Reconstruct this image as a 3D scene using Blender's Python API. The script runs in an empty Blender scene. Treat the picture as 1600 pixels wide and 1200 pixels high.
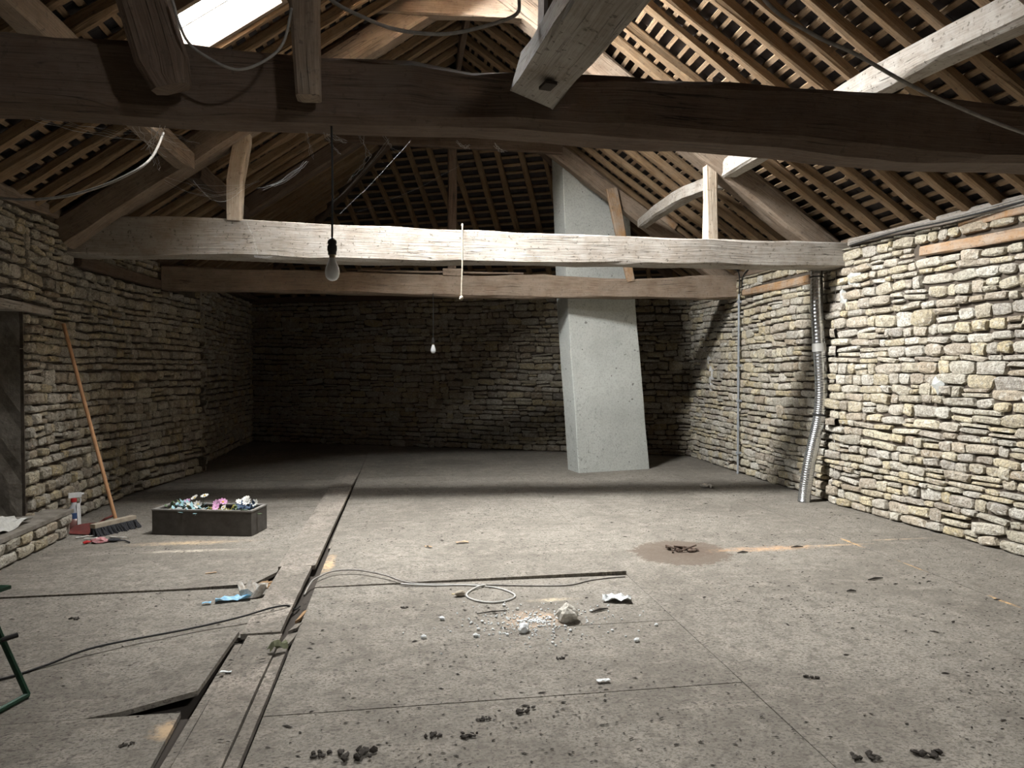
import bpy, bmesh, math, random
from mathutils import Vector, Matrix, noise
random.seed(7)
R = random.random
def U(a, b): return a + (b - a) * random.random()

# ------------------------------------------------------------------ camera, sky, exposure
S = bpy.context.scene
COL = S.collection
cam = bpy.data.objects.new('camera', bpy.data.cameras.new('camera')); COL.objects.link(cam)
cam.data.sensor_width = 36; cam.data.lens = 36 * 1100 / 1600; cam.data.clip_start = .02
cam.location = (0, 0, 1.4)
cam.rotation_euler = (math.radians(90 - 1.198), 0, math.radians(-8.785))
S.camera = cam
W = bpy.data.worlds.new('overcast_sky'); S.world = W; W.use_nodes = True
bg = W.node_tree.nodes['Background']; bg.inputs[0].default_value = (.98, .985, 1, 1); bg.inputs[1].default_value = 140
W.cycles.sampling_method = 'MANUAL'; W.cycles.sample_map_resolution = 64
S.view_settings.view_transform = 'Standard'; S.view_settings.look = 'None'
S.view_settings.gamma = 1; S.view_settings.use_curve_mapping = False
S.view_settings.exposure = 2.7
S.cycles.max_bounces = 10; S.cycles.diffuse_bounces = 2; S.cycles.glossy_bounces = 3; S.cycles.transparent_max_bounces = 12
S.cycles.caustics_reflective = False; S.cycles.caustics_refractive = False
S.cycles.sample_clamp_indirect = 8

# roof geometry constants: ridge, slopes
XR, ZR, SL = .704, 5.333, .70
AL = math.atan(SL); CA, SA = math.cos(AL), math.sin(AL)
SKY = (.32, 1.40, 5.60, 6.06)           # roof windows in the left slope: distance from ridge (from, to), Y (from, to)
SKYB = (1.95, 2.82, 5.12, 5.70)         # the lower one, its pane tinted to weaken its light, seen in the picture
SKY2 = (1.9, 2.4, -1.3, -.85)            # roof light behind the camera, right slope
def slope_pt(side, s, y, h): return Vector((XR + side * (CA * s + SA * h), y, ZR - SA * s + CA * h))
def portal(side, q):
    l = bpy.data.lights.new('skylight_portal', 'AREA'); l.shape = 'RECTANGLE'
    l.size = q[1] - q[0]; l.size_y = q[3] - q[2]; l.cycles.is_portal = True
    o = bpy.data.objects.new('skylight_portal', l); COL.objects.link(o)
    zc = Vector((side * SA, 0, CA)); xc = Vector((side * CA, 0, -SA)); yc = zc.cross(xc)
    M = Matrix((xc, yc, zc)).transposed().to_4x4(); M.translation = slope_pt(side, (q[0] + q[1]) / 2, (q[2] + q[3]) / 2, .2)
    o.matrix_world = M
portal(-1, SKY); portal(-1, SKYB); portal(1, SKY2)

# ------------------------------------------------------------------ helpers
def link(name, me, parent=None, mat=None):
    o = bpy.data.objects.new(name, me); COL.objects.link(o)
    if parent: o.parent = parent
    if mat: me.materials.append(mat)
    return o
def mesh(name, V, F, mat=None, parent=None, uv=None, smooth=False):
    me = bpy.data.meshes.new(name); me.from_pydata([tuple(v) for v in V], [], F)
    if uv:
        l = me.uv_layers.new(name='UVMap')
        l.data.foreach_set('uv', [c for f in uv for p in f for c in p])
    if smooth: me.polygons.foreach_set('use_smooth', [True] * len(me.polygons))
    me.update()
    return link(name, me, parent, mat)
def empty(name, loc=(0, 0, 0), rz=0):
    o = bpy.data.objects.new(name, None); COL.objects.link(o); o.location = loc; o.rotation_euler.z = rz
    o.empty_display_size = .1
    return o
def tag(o, label, cat, group=None):
    o['label'] = label; o['category'] = cat
    if group: o['group'] = group
    return o
def struct(o): o['kind'] = 'structure'; return o
def stuff(o): o['kind'] = 'stuff'; return o

class MB:
    """collects geometry for ONE mesh"""
    def __init__(s): s.V = []; s.F = []
    def add(s, V, F):
        n = len(s.V); s.V += [Vector(v) for v in V]; s.F += [tuple(i + n for i in f) for f in F]
    def box(s, c, d, rz=0, M=None):
        x, y, z = d[0] / 2, d[1] / 2, d[2] / 2
        V = [Vector((a * x, b * y, e * z)) for e in (-1, 1) for a, b in ((-1, -1), (1, -1), (1, 1), (-1, 1))]
        T = Matrix.Translation(c) @ Matrix.Rotation(rz, 4, 'Z') if M is None else M
        s.add([T @ v for v in V], [(3, 2, 1, 0), (4, 5, 6, 7), (0, 1, 5, 4), (1, 2, 6, 5), (2, 3, 7, 6), (3, 0, 4, 7)])
    def tube(s, P, r, n=8, cap=True):
        P = [Vector(p) for p in P]; rr = r if isinstance(r, (list, tuple)) else [r] * len(P)
        V = []; F = []; prev = None
        for i, p in enumerate(P):
            t = (P[min(i + 1, len(P) - 1)] - P[max(i - 1, 0)])
            t = t.normalized() if t.length > 1e-9 else Vector((0, 0, 1))
            if prev is None:
                a = t.orthogonal().normalized()
            else:
                a = (prev - t * prev.dot(t)); a = a.normalized() if a.length > 1e-6 else t.orthogonal().normalized()
            prev = a; b = t.cross(a)
            V += [p + (a * math.cos(k * 2 * math.pi / n) + b * math.sin(k * 2 * math.pi / n)) * rr[i] for k in range(n)]
        for i in range(len(P) - 1):
            for k in range(n):
                F.append((i * n + k, i * n + (k + 1) % n, (i + 1) * n + (k + 1) % n, (i + 1) * n + k))
        if cap: F += [tuple(range(n))[::-1], tuple((len(P) - 1) * n + k for k in range(n))]
        s.add(V, F)
    def lathe(s, prof, n=20, M=None):
        T = M or Matrix.Identity(4); V = []; F = []
        for r, z in prof: V += [T @ Vector((r * math.cos(k * 2 * math.pi / n), r * math.sin(k * 2 * math.pi / n), z)) for k in range(n)]
        for i in range(len(prof) - 1):
            for k in range(n): F.append((i * n + k, i * n + (k + 1) % n, (i + 1) * n + (k + 1) % n, (i + 1) * n + k))
        F += [tuple(range(n))[::-1], tuple((len(prof) - 1) * n + k for k in range(n))]
        s.add(V, F)
    def lump(s, c, d, jag=.25, n=1, rz=0):
        bm = bmesh.new(); bmesh.ops.create_icosphere(bm, subdivisions=n, radius=1)
        o = Vector((U(-50, 50), U(-50, 50), U(-50, 50)))
        T = Matrix.Translation(c) @ Matrix.Rotation(rz, 4, 'Z')
        V = []
        for v in bm.verts:
            k = 1 + jag * 2 * noise.noise(v.co * 1.7 + o) + jag * R() * .6
            V.append(T @ Vector((v.co.x * d[0] * k, v.co.y * d[1] * k, v.co.z * d[2] * k)))
        F = [tuple(v.index for v in f.verts) for f in bm.faces]; bm.free()
        s.add(V, F)
    def build(s, name, mat, parent=None, smooth=False): return mesh(name, s.V, s.F, mat, parent, smooth=smooth)

def beam(name, rings, mat, parent=None, up=(0, 0, 1), seg=.22, wob=.008, ch=.14, closed=True):
    """hewn timber. rings: list of (point, width, height); a wandering eight-sided section; uv in metres (length, girth)"""
    rings = [(Vector(p), w, h) for p, w, h in rings]
    pts = [rings[0]]
    for a, b in zip(rings, rings[1:]):
        n = max(1, int((b[0] - a[0]).length / seg))
        for i in range(1, n + 1):
            t = i / n; pts.append((a[0].lerp(b[0], t), a[1] + (b[1] - a[1]) * t, a[2] + (b[2] - a[2]) * t))
    V = []; L = 0; Ls = []
    sd = Vector((U(-90, 90), U(-90, 90), U(-90, 90))); up = Vector(up)
    for i, (p, w, h) in enumerate(pts):
        t = (pts[min(i + 1, len(pts) - 1)][0] - pts[max(i - 1, 0)][0]).normalized()
        sx = t.cross(up).normalized(); uy = sx.cross(t)
        if i: L += (p - pts[i - 1][0]).length
        Ls.append(L)
        c = min(w, h) * ch
        for k, (x, y) in enumerate(((-w/2+c, -h/2), (w/2-c, -h/2), (w/2, -h/2+c), (w/2, h/2-c), (w/2-c, h/2), (-w/2+c, h/2), (-w/2, h/2-c), (-w/2, -h/2+c))):
            q = Vector((L * 1.6, k // 2 * 3.7, 0)) + sd
            q2 = Vector((L * 5, k * 9.1, 4)) + sd
            V.append(p + sx * (x + wob * 1.6 * noise.noise(q) + wob * .7 * noise.noise(q2)) + uy * (y + wob * 1.6 * noise.noise(q + Vector((31, 7, 5))) + wob * .7 * noise.noise(q2 + Vector((3, 3, 3)))))
    F = []; UV = []; w, h = rings[0][1], rings[0][2]; o = U(0, 40); c = min(w, h) * ch
    g = [0]
    for k in range(8): g.append(g[-1] + ((w - 2*c) if k in (0, 4) else (h - 2*c) if k in (2, 6) else c * 1.4))
    for i in range(len(pts) - 1):
        for k in range(8):
            F.append((i*8+k, i*8+(k+1) % 8, (i+1)*8+(k+1) % 8, (i+1)*8+k))
            UV.append(((Ls[i]+o, g[k]+o), (Ls[i]+o, g[k+1]+o), (Ls[i+1]+o, g[k+1]+o), (Ls[i+1]+o, g[k]+o)))
    n = len(pts) - 1
    for fc in (tuple(range(8))[::-1], tuple(n*8+k for k in range(8))):
        F.append(fc); UV.append([(o + .02 * (k % 3), o + .05 * (k // 3)) for k in range(8)])
    return mesh(name, V, F, mat, parent, UV)

def spline(P, n=8):
    P = [Vector(p) for p in P]; out = []
    for i in range(len(P) - 1):
        a, b, c, d = P[max(i-1, 0)], P[i], P[i+1], P[min(i+2, len(P)-1)]
        for j in range(n):
            t = j / n
            out.append(.5 * ((2*b) + (c-a)*t + (2*a-5*b+4*c-d)*t*t + (3*b-a-3*c+d)*t**3))
    return out + [P[-1]]

# ------------------------------------------------------------------ materials
class NT:
    def __init__(s, name):
        s.m = bpy.data.materials.new(name); s.m.use_nodes = True; s.t = s.m.node_tree; s.b = s.t.nodes['Principled BSDF']
        s.b.inputs['Roughness'].default_value = .85; s.b.inputs['Specular IOR Level'].default_value = .25
    def n(s, ty, **k):
        x = s.t.nodes.new(ty)
        for a, b in k.items(): setattr(x, a, b)
        return x
    def l(s, a, b): s.t.links.new(a, b)
    def setin(s, i, v):
        if hasattr(v, 'is_output'): s.l(v, i)
        else: i.default_value = v
    def math(s, op, a, b=0, c=None, clamp=False):
        x = s.n('ShaderNodeMath', operation=op, use_clamp=clamp); s.setin(x.inputs[0], a); s.setin(x.inputs[1], b)
        if c is not None: s.setin(x.inputs[2], c)
        return x.outputs[0]
    def mix(s, f, a, b, bt='MIX'):
        x = s.n('ShaderNodeMix', data_type='RGBA', blend_type=bt); s.setin(x.inputs[0], f)
        for i, v in ((6, a), (7, b)):
            if isinstance(v, tuple) and len(v) == 3: v = v + (1,)
            s.setin(x.inputs[i], v)
        return x.outputs[2]
    def noise(s, vec, sc, det=4, rough=.6, dist=0):
        x = s.n('ShaderNodeTexNoise'); s.l(vec, x.inputs['Vector']); x.inputs['Scale'].default_value = sc; x.inputs['Detail'].default_value = det
        x.inputs['Roughness'].default_value = rough; x.inputs['Distortion'].default_value = dist
        return x.outputs[0]
    def ramp(s, f, stops, interp='LINEAR'):
        x = s.n('ShaderNodeValToRGB'); x.color_ramp.interpolation = interp; s.l(f, x.inputs[0]); e = x.color_ramp.elements
        while len(e) < len(stops): e.new(.5)
        for i, (p, c) in enumerate(stops):
            e[i].position = p; e[i].color = (c if len(c) == 4 else c + (1,)) if isinstance(c, tuple) else (c, c, c, 1)
        return x.outputs[0]
    def map(s, vec, sc=(1, 1, 1), loc=(0, 0, 0)):
        x = s.n('ShaderNodeMapping'); s.l(vec, x.inputs[0]); x.inputs['Scale'].default_value = sc; x.inputs['Location'].default_value = loc
        return x.outputs[0]
    def pos(s): return s.n('ShaderNodeNewGeometry').outputs['Position']
    def bump(s, h, st=.4, d=.01, nrm=None):
        x = s.n('ShaderNodeBump'); x.inputs['Strength'].default_value = st; x.inputs['Distance'].default_value = d; s.l(h, x.inputs['Height'])
        if nrm: s.l(nrm, x.inputs['Normal'])
        return x.outputs[0]
    def out(s, col, nrm=None, rough=None):
        s.setin(s.b.inputs['Base Color'], col + (1,) if isinstance(col, tuple) and len(col) == 3 else col)
        if nrm: s.l(nrm, s.b.inputs['Normal'])
        if rough is not None: s.setin(s.b.inputs['Roughness'], rough)
        return s.m
    def rnd(s):
        a = s.n('ShaderNodeNewGeometry').outputs['Random Per Island']; b = s.n('ShaderNodeObjectInfo').outputs['Random']
        return s.math('FRACT', s.math('ADD', s.math('MULTIPLY', a, 7.31), s.math('MULTIPLY', b, 5.77)))

def stone_mat(name, dark=1.0, warm=0.0):
    n = NT(name); r = n.rnd(); p = n.pos()
    pal = n.ramp(r, [(0, (.70, .60, .40)), (.14, (.80, .74, .58)), (.28, (.58, .55, .47)), (.42, (.78, .66, .41)), (.54, (.66, .62, .54)), (.70, (.82, .79, .70)), (.86, (.60, .50, .37)), (1, (.52, .49, .44))])
    r2 = n.math('FRACT', n.math('MULTIPLY', r, 13.7))
    big = n.noise(p, 12, 6, .72)
    c = n.mix(n.ramp(big, [(.47, 0.), (.62, .62)]), pal, (.40, .345, .265))
    fine = n.noise(p, 60, 4, .7)
    c = n.mix(n.ramp(fine, [(.38, .7), (.52, 0.)]), c, (.25, .215, .17))
    c = n.mix(n.ramp(n.noise(p, 22, 3, .6), [(.54, 0.), (.66, .6)]), c, (.86, .83, .74))
    c = n.mix(n.math('MULTIPLY', r2, .35), c, (.33, .29, .25), 'MULTIPLY')
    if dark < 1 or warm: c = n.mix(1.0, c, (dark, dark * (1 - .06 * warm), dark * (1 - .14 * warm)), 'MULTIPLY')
    h = n.math('ADD', n.math('MULTIPLY', n.noise(p, 20, 6, .72), 1.3), n.math('MULTIPLY', n.noise(p, 110, 3, .7), .3))
    return n.out(c, n.bump(h, 1.0, .03), .93)
M_stone = stone_mat('limestone', 1.0)
M_stone_dim = stone_mat('limestone_shaded', .60, .4); M_stone_left = stone_mat('limestone_half_shaded', .85, .3)  # same limestone darkened; shade on back and left walls is in the colour
def simple(name, c, rough=.8, metal=0, nsc=0, namt=.3, c2=None, bump=0, spec=None):
    n = NT(name); col = c
    n.b.inputs['Metallic'].default_value = metal
    if spec is not None: n.b.inputs['Specular IOR Level'].default_value = spec
    nr = None
    if nsc:
        p = n.pos(); f = n.noise(p, nsc, 5, .65)
        col = n.mix(n.ramp(f, [(.35, 0.), (.7, 1.)]), c, c2 or tuple(x * (1 - namt) for x in c))
        if bump: nr = n.bump(f, bump, .008)
    return n.out(col, nr, rough)
M_mortar = simple('earth_mortar', (.10, .082, .063), .95, 0, 14, .5, (.05, .04, .032), .8)  # mortar darkened for the shade deep in the joints
M_plaster = simple('lime_patch', (.62, .62, .60), .9, 0, 30, .3, (.42, .42, .41), .5)
M_greymortar = simple('cement_patch', (.46, .47, .45), .9, 0, 30, .3, (.32, .32, .30), .5)
M_jamb = simple('rough_render', (.26, .235, .20), .95, 0, 9, .5, (.12, .105, .085), 1.0)

def wood_mat(name, c1, c2, c3, dust=None, dustamt=.5, crack=.8, rough=.8, spots=.4):
    n = NT(name); uv = n.n('ShaderNodeUVMap').outputs[0]; p = n.pos(); r = n.rnd()
    g1 = n.noise(n.map(uv, (1.1, 22, 1)), 1, 5, .6, .6)
    g2 = n.noise(n.map(uv, (5, 120, 1)), 1, 3, .6, .2)
    c = n.mix(n.ramp(g1, [(.3, 0.), (.7, 1.)]), c1, c2)
    c = n.mix(n.ramp(g2, [(.4, .7), (.62, 0.)]), c, c3)
    ck = n.noise(n.map(uv, (.7, 26, 1)), 1, 2, .5, .5)
    ckm = n.math('MULTIPLY', n.ramp(ck, [(.488, 0.), (.499, 1.), (.503, 1.), (.514, 0.)]), n.ramp(n.noise(p, 1.7, 2), [(.45, 0.), (.6, crack)]))
    sp = n.ramp(n.noise(p, 34, 3, .6), [(.60, 0.), (.68, spots)])
    c = n.mix(n.math('MULTIPLY', r, .35), c, tuple(x * .6 for x in c1))
    if dust:
        dm = n.ramp(n.noise(p, 5, 6, .7), [(.38, 0.), (.62, dustamt)])
        c = n.mix(dm, c, dust)
    c = n.mix(sp, c, (.05, .04, .03)); c = n.mix(ckm, c, (.02, .016, .012))
    h = n.math('SUBTRACT', n.math('ADD', n.math('MULTIPLY', g1, .8), n.math('MULTIPLY', g2, .35)), n.math('MULTIPLY', ckm, .9))
    return n.out(c, n.bump(h, .7, .012), rough)
M_grey = wood_mat('weathered_grey_timber', (.39, .35, .30), (.30, .26, .22), (.19, .155, .12), (.45, .43, .395), .5, .9, spots=.65)
M_brown = wood_mat('old_brown_timber', (.165, .112, .078), (.115, .078, .055), (.065, .044, .032), (.19, .152, .122), .3)
M_mid = wood_mat('dusty_brown_timber', (.29, .215, .155), (.225, .16, .11), (.13, .09, .06), (.33, .28, .225), .4)
M_rafter = wood_mat('rafter_timber', (.30, .195, .105), (.21, .13, .068), (.13, .08, .044), (.25, .195, .135), .35, .5)
M_batten = wood_mat('batten_timber', (.33, .22, .125), (.24, .155, .085), (.15, .095, .055), (.28, .23, .17), .3, .2)
M_orange = wood_mat('orange_timber', (.42, .25, .12), (.34, .185, .085), (.22, .12, .055), (.36, .32, .27), .65, .5)
M_pale = wood_mat('pale_split_timber', (.58, .49, .38), (.47, .375, .27), (.3, .22, .15), (.6, .56, .5), .3, .9)
M_tile = simple('roof_tile_underside', (.06, .05, .047), .9, 0, 8, .5, (.03, .03, .034), .4)
M_conc = None
def conc():
    n = NT('chimney_render'); p = n.pos()
    a = n.noise(p, 2.2, 6, .65); b = n.noise(p, 45, 4, .7)
    c = n.mix(n.ramp(a, [(.35, 0.), (.68, 1.)]), (.54, .56, .525), (.445, .46, .43))
    c = n.mix(n.ramp(b, [(.36, .5), (.52, 0.)]), c, (.30, .30, .28))
    ck = n.noise(n.map(p, (3, 3, 2)), 1.3, 4, .6, 1.5)
    m = n.math('MULTIPLY', n.ramp(ck, [(.492, 0.), (.5, 1.), (.508, 0.)]), n.ramp(n.noise(p, 1.4, 1), [(.52, 0.), (.6, .7)]))
    c = n.mix(m, c, (.12, .12, .11))
    c = n.mix(n.ramp(n.noise(p, 16, 2, .5), [(.70, 0.), (.73, .8)]), c, (.14, .13, .12))
    h = n.math('SUBTRACT', n.math('ADD', b, n.math('MULTIPLY', a, 1.5)), m)
    return n.out(c, n.bump(h, .45, .008), .9)
M_conc = conc()

def floor_mat(name, plank=False):
    n = NT(name); p = n.pos(); r = n.rnd()
    sx = n.n('ShaderNodeSeparateXYZ'); n.l(p, sx.inputs[0]); X, Y = sx.outputs[0], sx.outputs[1]
    base = n.mix(r, (.252, .232, .198), (.215, .197, .167))
    if plank: base = n.mix(r, (.345, .305, .26), (.30, .262, .222))
    big = n.noise(p, 1.1, 6, .62, .6)
    c = n.mix(n.ramp(big, [(.40, 0.), (.60, .9)]), base, (.155, .14, .118))
    med = n.noise(p, 6, 5, .7, .4)
    c = n.mix(n.ramp(med, [(.48, 0.), (.68, .55)]), c, (.325, .295, .248))
    c = n.mix(n.ramp(n.noise(p, 13, 5, .7), [(.38, .75), (.50, 0.)]), c, (.13, .116, .098))
    # smears of dust dragged across the boards
    sm = n.noise(n.map(p, (1.2, 6, 1)), 1.6, 5, .65, .8)
    c = n.mix(n.ramp(sm, [(.56, 0.), (.72, .4)]), c, (.35, .315, .268))
    # fine chips of the chipboard and flecks of dirt
    c = n.mix(n.ramp(n.noise(p, 70, 3, .7), [(.40, .7), (.52, 0.)]), c, (.125, .108, .088))
    dm = n.ramp(n.noise(p, .8, 2, .5), [(.35, .6), (.65, 1.)])
    fl = n.ramp(n.noise(n.map(p, (1, 1.7, 1)), 46, 3, .6, .5), [(.56, 0.), (.60, 1.)])
    c = n.mix(n.math('MULTIPLY', n.math('MULTIPLY', fl, dm), .85), c, (.075, .066, .056))
    wn = n.math('MULTIPLY', n.math('SUBTRACT', n.noise(p, 5, 5, .7, .6), .5), 1.7)
    wf = n.math('MULTIPLY', n.math('SUBTRACT', n.noise(p, 26, 3, .7), .5), 1.2)
    brk = n.ramp(n.noise(p, 16, 5, .75), [(.40, .15), (.55, 1.)])
    def ell(cx, cy, rx, ry, a, b, w=1.0):
        dx = n.math('DIVIDE', n.math('SUBTRACT', X, cx), rx); dy = n.math('DIVIDE', n.math('SUBTRACT', Y, cy), ry)
        d = n.math('SQRT', n.math('ADD', n.math('MULTIPLY', dx, dx), n.math('MULTIPLY', dy, dy)))
        d = n.math('ADD', d, n.math('ADD', n.math('MULTIPLY', wn, w * .8), n.math('MULTIPLY', wf, w * .9)))
        return n.math('MULTIPLY', n.ramp(d, [(a, 1.), (b, 0.)]), brk) if w == 1.0 else n.ramp(d, [(a, 1.), (b, 0.)])
    if not plank:
        # brown water stain below the roof leak and the rust run to the right of it
        c = n.mix(n.math('MULTIPLY', ell(2.10, 5.10, .44, .42, .82, .88, .5), .8), c, (.105, .08, .06))
        c = n.mix(n.math('MULTIPLY', ell(2.15, 5.14, .26, .22, .55, .95), .6), c, (.085, .06, .045))
        c = n.mix(n.math('MULTIPLY', ell(2.80, 5.10, .52, .085, .25, 1.0), .75), c, (.52, .315, .17))
        c = n.mix(n.math('MULTIPLY', ell(3.38, 5.12, .45, .035, .3, 1.0), .6), c, (.52, .37, .22))
        c = n.mix(n.math('MULTIPLY', ell(4.0, 5.22, .4, .025, .3, 1.0), .5), c, (.52, .40, .26))
        for cy, ry in ((5.17, .19), (3.72, .13), (4.5, .2)):
            c = n.mix(n.math('MULTIPLY', ell(3.575, cy, .022 if ry < .2 else .012, ry, .4, .9), .85), c, (.62, .40, .19))
        # sawdust in front of the trough, by the foam crumbs and at broken board edges
        c = n.mix(n.math('MULTIPLY', ell(-1.72, 5.98, .55, .09, .2, 1.0), .7), c, (.56, .42, .26))
        c = n.mix(n.math('MULTIPLY', ell(-1.62, 5.72, .5, .05, .2, 1.0), .6), c, (.60, .53, .42))
        c = n.mix(n.math('MULTIPLY', ell(.72, 3.85, .2, .17, .2, 1.0), .6), c, (.56, .40, .27))
        c = n.mix(n.math('MULTIPLY', ell(.88, 4.16, .2, .04, .3, 1.0), .6), c, (.58, .49, .34))
        c = n.mix(n.math('MULTIPLY', ell(-.91, 2.88, .06, .09, .3, 1.0), .8), c, (.52, .37, .22))
        c = n.mix(n.math('MULTIPLY', ell(-.53, 5.15, .05, .3, .3, 1.0), .75), c, (.58, .40, .22))
    h = n.math('ADD', n.math('MULTIPLY', n.noise(p, 40, 4, .7), .6), n.math('MULTIPLY', n.noise(p, 140, 2, .7), .4))
    return n.out(c, n.bump(h, .35, .006), .9)
M_floor = floor_mat('dirty_chipboard'); M_plank = floor_mat('dirty_plank', True)
M_under = simple('subfloor_dark', (.05, .042, .035), .95)
M_rot = wood_mat('rotten_edge', (.42, .27, .14), (.30, .18, .09), (.14, .085, .05), None, 0, .9)

# ------------------------------------------------------------------ setting: floor
flo = MB(); flo.add([(-3.6, -2.4, -.03), (5.1, -2.4, -.03), (5.1, 15, -.03), (-3.6, 15, -.03), (-3.6, -2.4, -.2), (5.1, -2.4, -.2), (5.1, 15, -.2), (-3.6, 15, -.2)],
                    [(0, 1, 2, 3), (7, 6, 5, 4), (0, 4, 5, 1), (1, 5, 6, 2), (2, 6, 7, 3), (3, 7, 4, 0)])
floor = struct(flo.build('floor', M_under))
def panel(name, x0, x1, y0, y1, zc=(0, 0, 0, 0), th=.022, mat=M_floor, cut=None, nx=4, ny=3, wob=.0015, gap=.0015, zf=None, gy=None):
    """one sheet: zc = top height at corners near-left, near-right, far-right, far-left; warped top, real thickness"""
    gy = gap if gy is None else gy
    x0 += gap; x1 -= gap; y0 += gy; y1 -= gy
    V = []; F = []
    for j in range(ny + 1):
        for i in range(nx + 1):
            u, v = i / nx, j / ny
            z = zc[0]*(1-u)*(1-v) + zc[1]*u*(1-v) + zc[2]*u*v + zc[3]*(1-u)*v
            x, y = x0 + (x1-x0)*u, y0 + (y1-y0)*v
            if cut: x, y = cut(x, y, u, v)
            if zf: z += zf(u, v)
            e = 0 if (i in (0, nx) or j in (0, ny)) else wob
            V.append((x + U(-1, 1)*wob*.6, y + U(-1, 1)*wob*.6, z + U(-1, 1)*e))
    N = len(V); V += [(x, y, z - th) for x, y, z in V]; w = nx + 1
    for j in range(ny):
        for i in range(nx):
            a = j*w+i; F += [(a, a+1, a+w+1, a+w), (N+a+w, N+a+w+1, N+a+1, N+a)]
    edge = [i for i in range(w)] + [j*w+nx for j in range(1, ny+1)] + [ny*w+i for i in range(nx-1, -1, -1)] + [j*w for j in range(ny-1, 0, -1)]
    for a, b in zip(edge, edge[1:] + edge[:1]): F.append((b, a, N+a, N+b))
    return mesh(name, V, F, mat, floor)
rows_mid = [-2.3, -1.6, -.7, .2, 1.1, 2.02, 2.93, 3.72, 4.62, 5.63, 6.55, 7.47, 8.4, 9.3, 10.25, 11.2, 12.2, 13.2, 14.6]
def backcut(x, y, u, v): return x, min(y, 13.05 - .473 * x)
for a, b in zip(rows_mid, rows_mid[1:]):
    k = round(a, 2)
    if k == 4.62: panel('floor_panel', -.565, 1.5, a, b, (.005, .027, .012, .003), wob=.002, cut=lambda x, y, u, v: (x, y - .03*u*(1-v)))
    elif a > 9.6:
        if a < 12.7: panel('floor_panel', -.585, 1.5, a, b, cut=backcut)
    else: panel('floor_panel', -.565 if a < 4.4 else -.585, 1.5, a, b, tuple(U(-.002, .001) for _ in range(4)), gap=.0025 if a < 4 else .001)
for a, b in zip(rows_mid, rows_mid[1:]):
    a2, b2 = a + .46, b + .46
    if a2 > 11.9: continue
    panel('floor_panel', 1.5, 3.575, a2, b2, gap=.0013, gy=-.0004, wob=.0004, cut=backcut)
    if a2 < 11.2: panel('floor_panel', 3.578, 4.62, a2 - .3, b2 - .3, gap=.0013, gy=-.0004, wob=.0004, cut=backcut)
rows_l = [-2.3, -1.5, -.6, .3, 1.2, 2.1, 3.02, 3.83, 4.69, 5.6, 6.5, 7.4, 8.3, 9.2, 10.1, 11.1, 12.1, 13.1, 14.6]
for a, b in zip(rows_l, rows_l[1:]):
    k = round(a, 2)
    if k == 3.02: panel('floor_panel', -3.1, -.85, a, b, (0, 0, 0, 0), wob=.0008, nx=16, cut=lambda x, y, u, v: (x, y + .05*max(0, u - .84)/.16*(1-v)), zf=lambda u, v: max(0, u - .84)/.16*(.062*(1-v) + .032*v))
    elif k == 3.83: panel('floor_panel', -3.1, -.84, a, b, (.0, -.004, 0, 0))
    elif k == 4.69: panel('floor_panel', -3.1, -.86, a, b, (.010, .012, .002, 0), cut=lambda x, y, u, v: (x - (.10 if u > .9 and v < .1 else 0), y + (.05 if u > .9 and v < .1 else 0)))
    elif a > 9: panel('floor_panel', -3.1, -.587, a, b, cut=backcut)
    else: panel('floor_panel', -3.1, -.86, a, b, tuple(U(-.003, .001) for _ in range(4)), cut=(lambda x, y, u, v: (x - .04*v*u, y)) if k == 2.1 else None)
# the raised run of planks along the middle
def strip(x0, x1, y0, y1, zc, dx=(0, 0), th=.03):
    return panel('floor_plank', x0, x1, y0, y1, zc, th, M_plank, lambda x, y, u, v: (x + dx[0] + (dx[1]-dx[0])*v, y), 2, 10, .004)
strip(-.852, -.60, 8.3, 9.66, (.042, .04, .02, .02), (0, .02))
strip(-.855, -.602, 4.99, 8.28, (.046, .046, .040, .040), (0, .01))
strip(-.845, -.645, 3.80, 4.975, (.026, .026, .046, .056), (.005, .02))
strip(-.803, -.629, 1.2, 3.79, (.022, .022, .02, .02), (0, 0))
strip(-.848, -.806, 1.2, 3.70, (.006, .008, .012, .008), (0, 0))
strip(-.626, -.572, 1.2, 3.62, (.017, .017, .012, .010))
for y0, y1, xa, xb in ((3.66, 3.84, -.63, -.575), (3.88, 3.99, -.615, -.57), (4.03, 4.2, -.60, -.572)):
    panel('floor_offcut', xa, xb, y0, y1, (-.002, .006, .0, -.006), .016, M_rot if y0 > 4 else M_plank, lambda x, y, u, v: (x + .02*v, y + .02*u), 2, 2, .004)
mb = MB()
for _ in range(9): mb.lump((-.90 + U(-.03, .05), 4.70 + U(-.06, .1), .0), (.035, .012, .008), .4, 1, U(.3, 1.2))
mb.build('splintered_edge', M_rot, floor)

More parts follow.
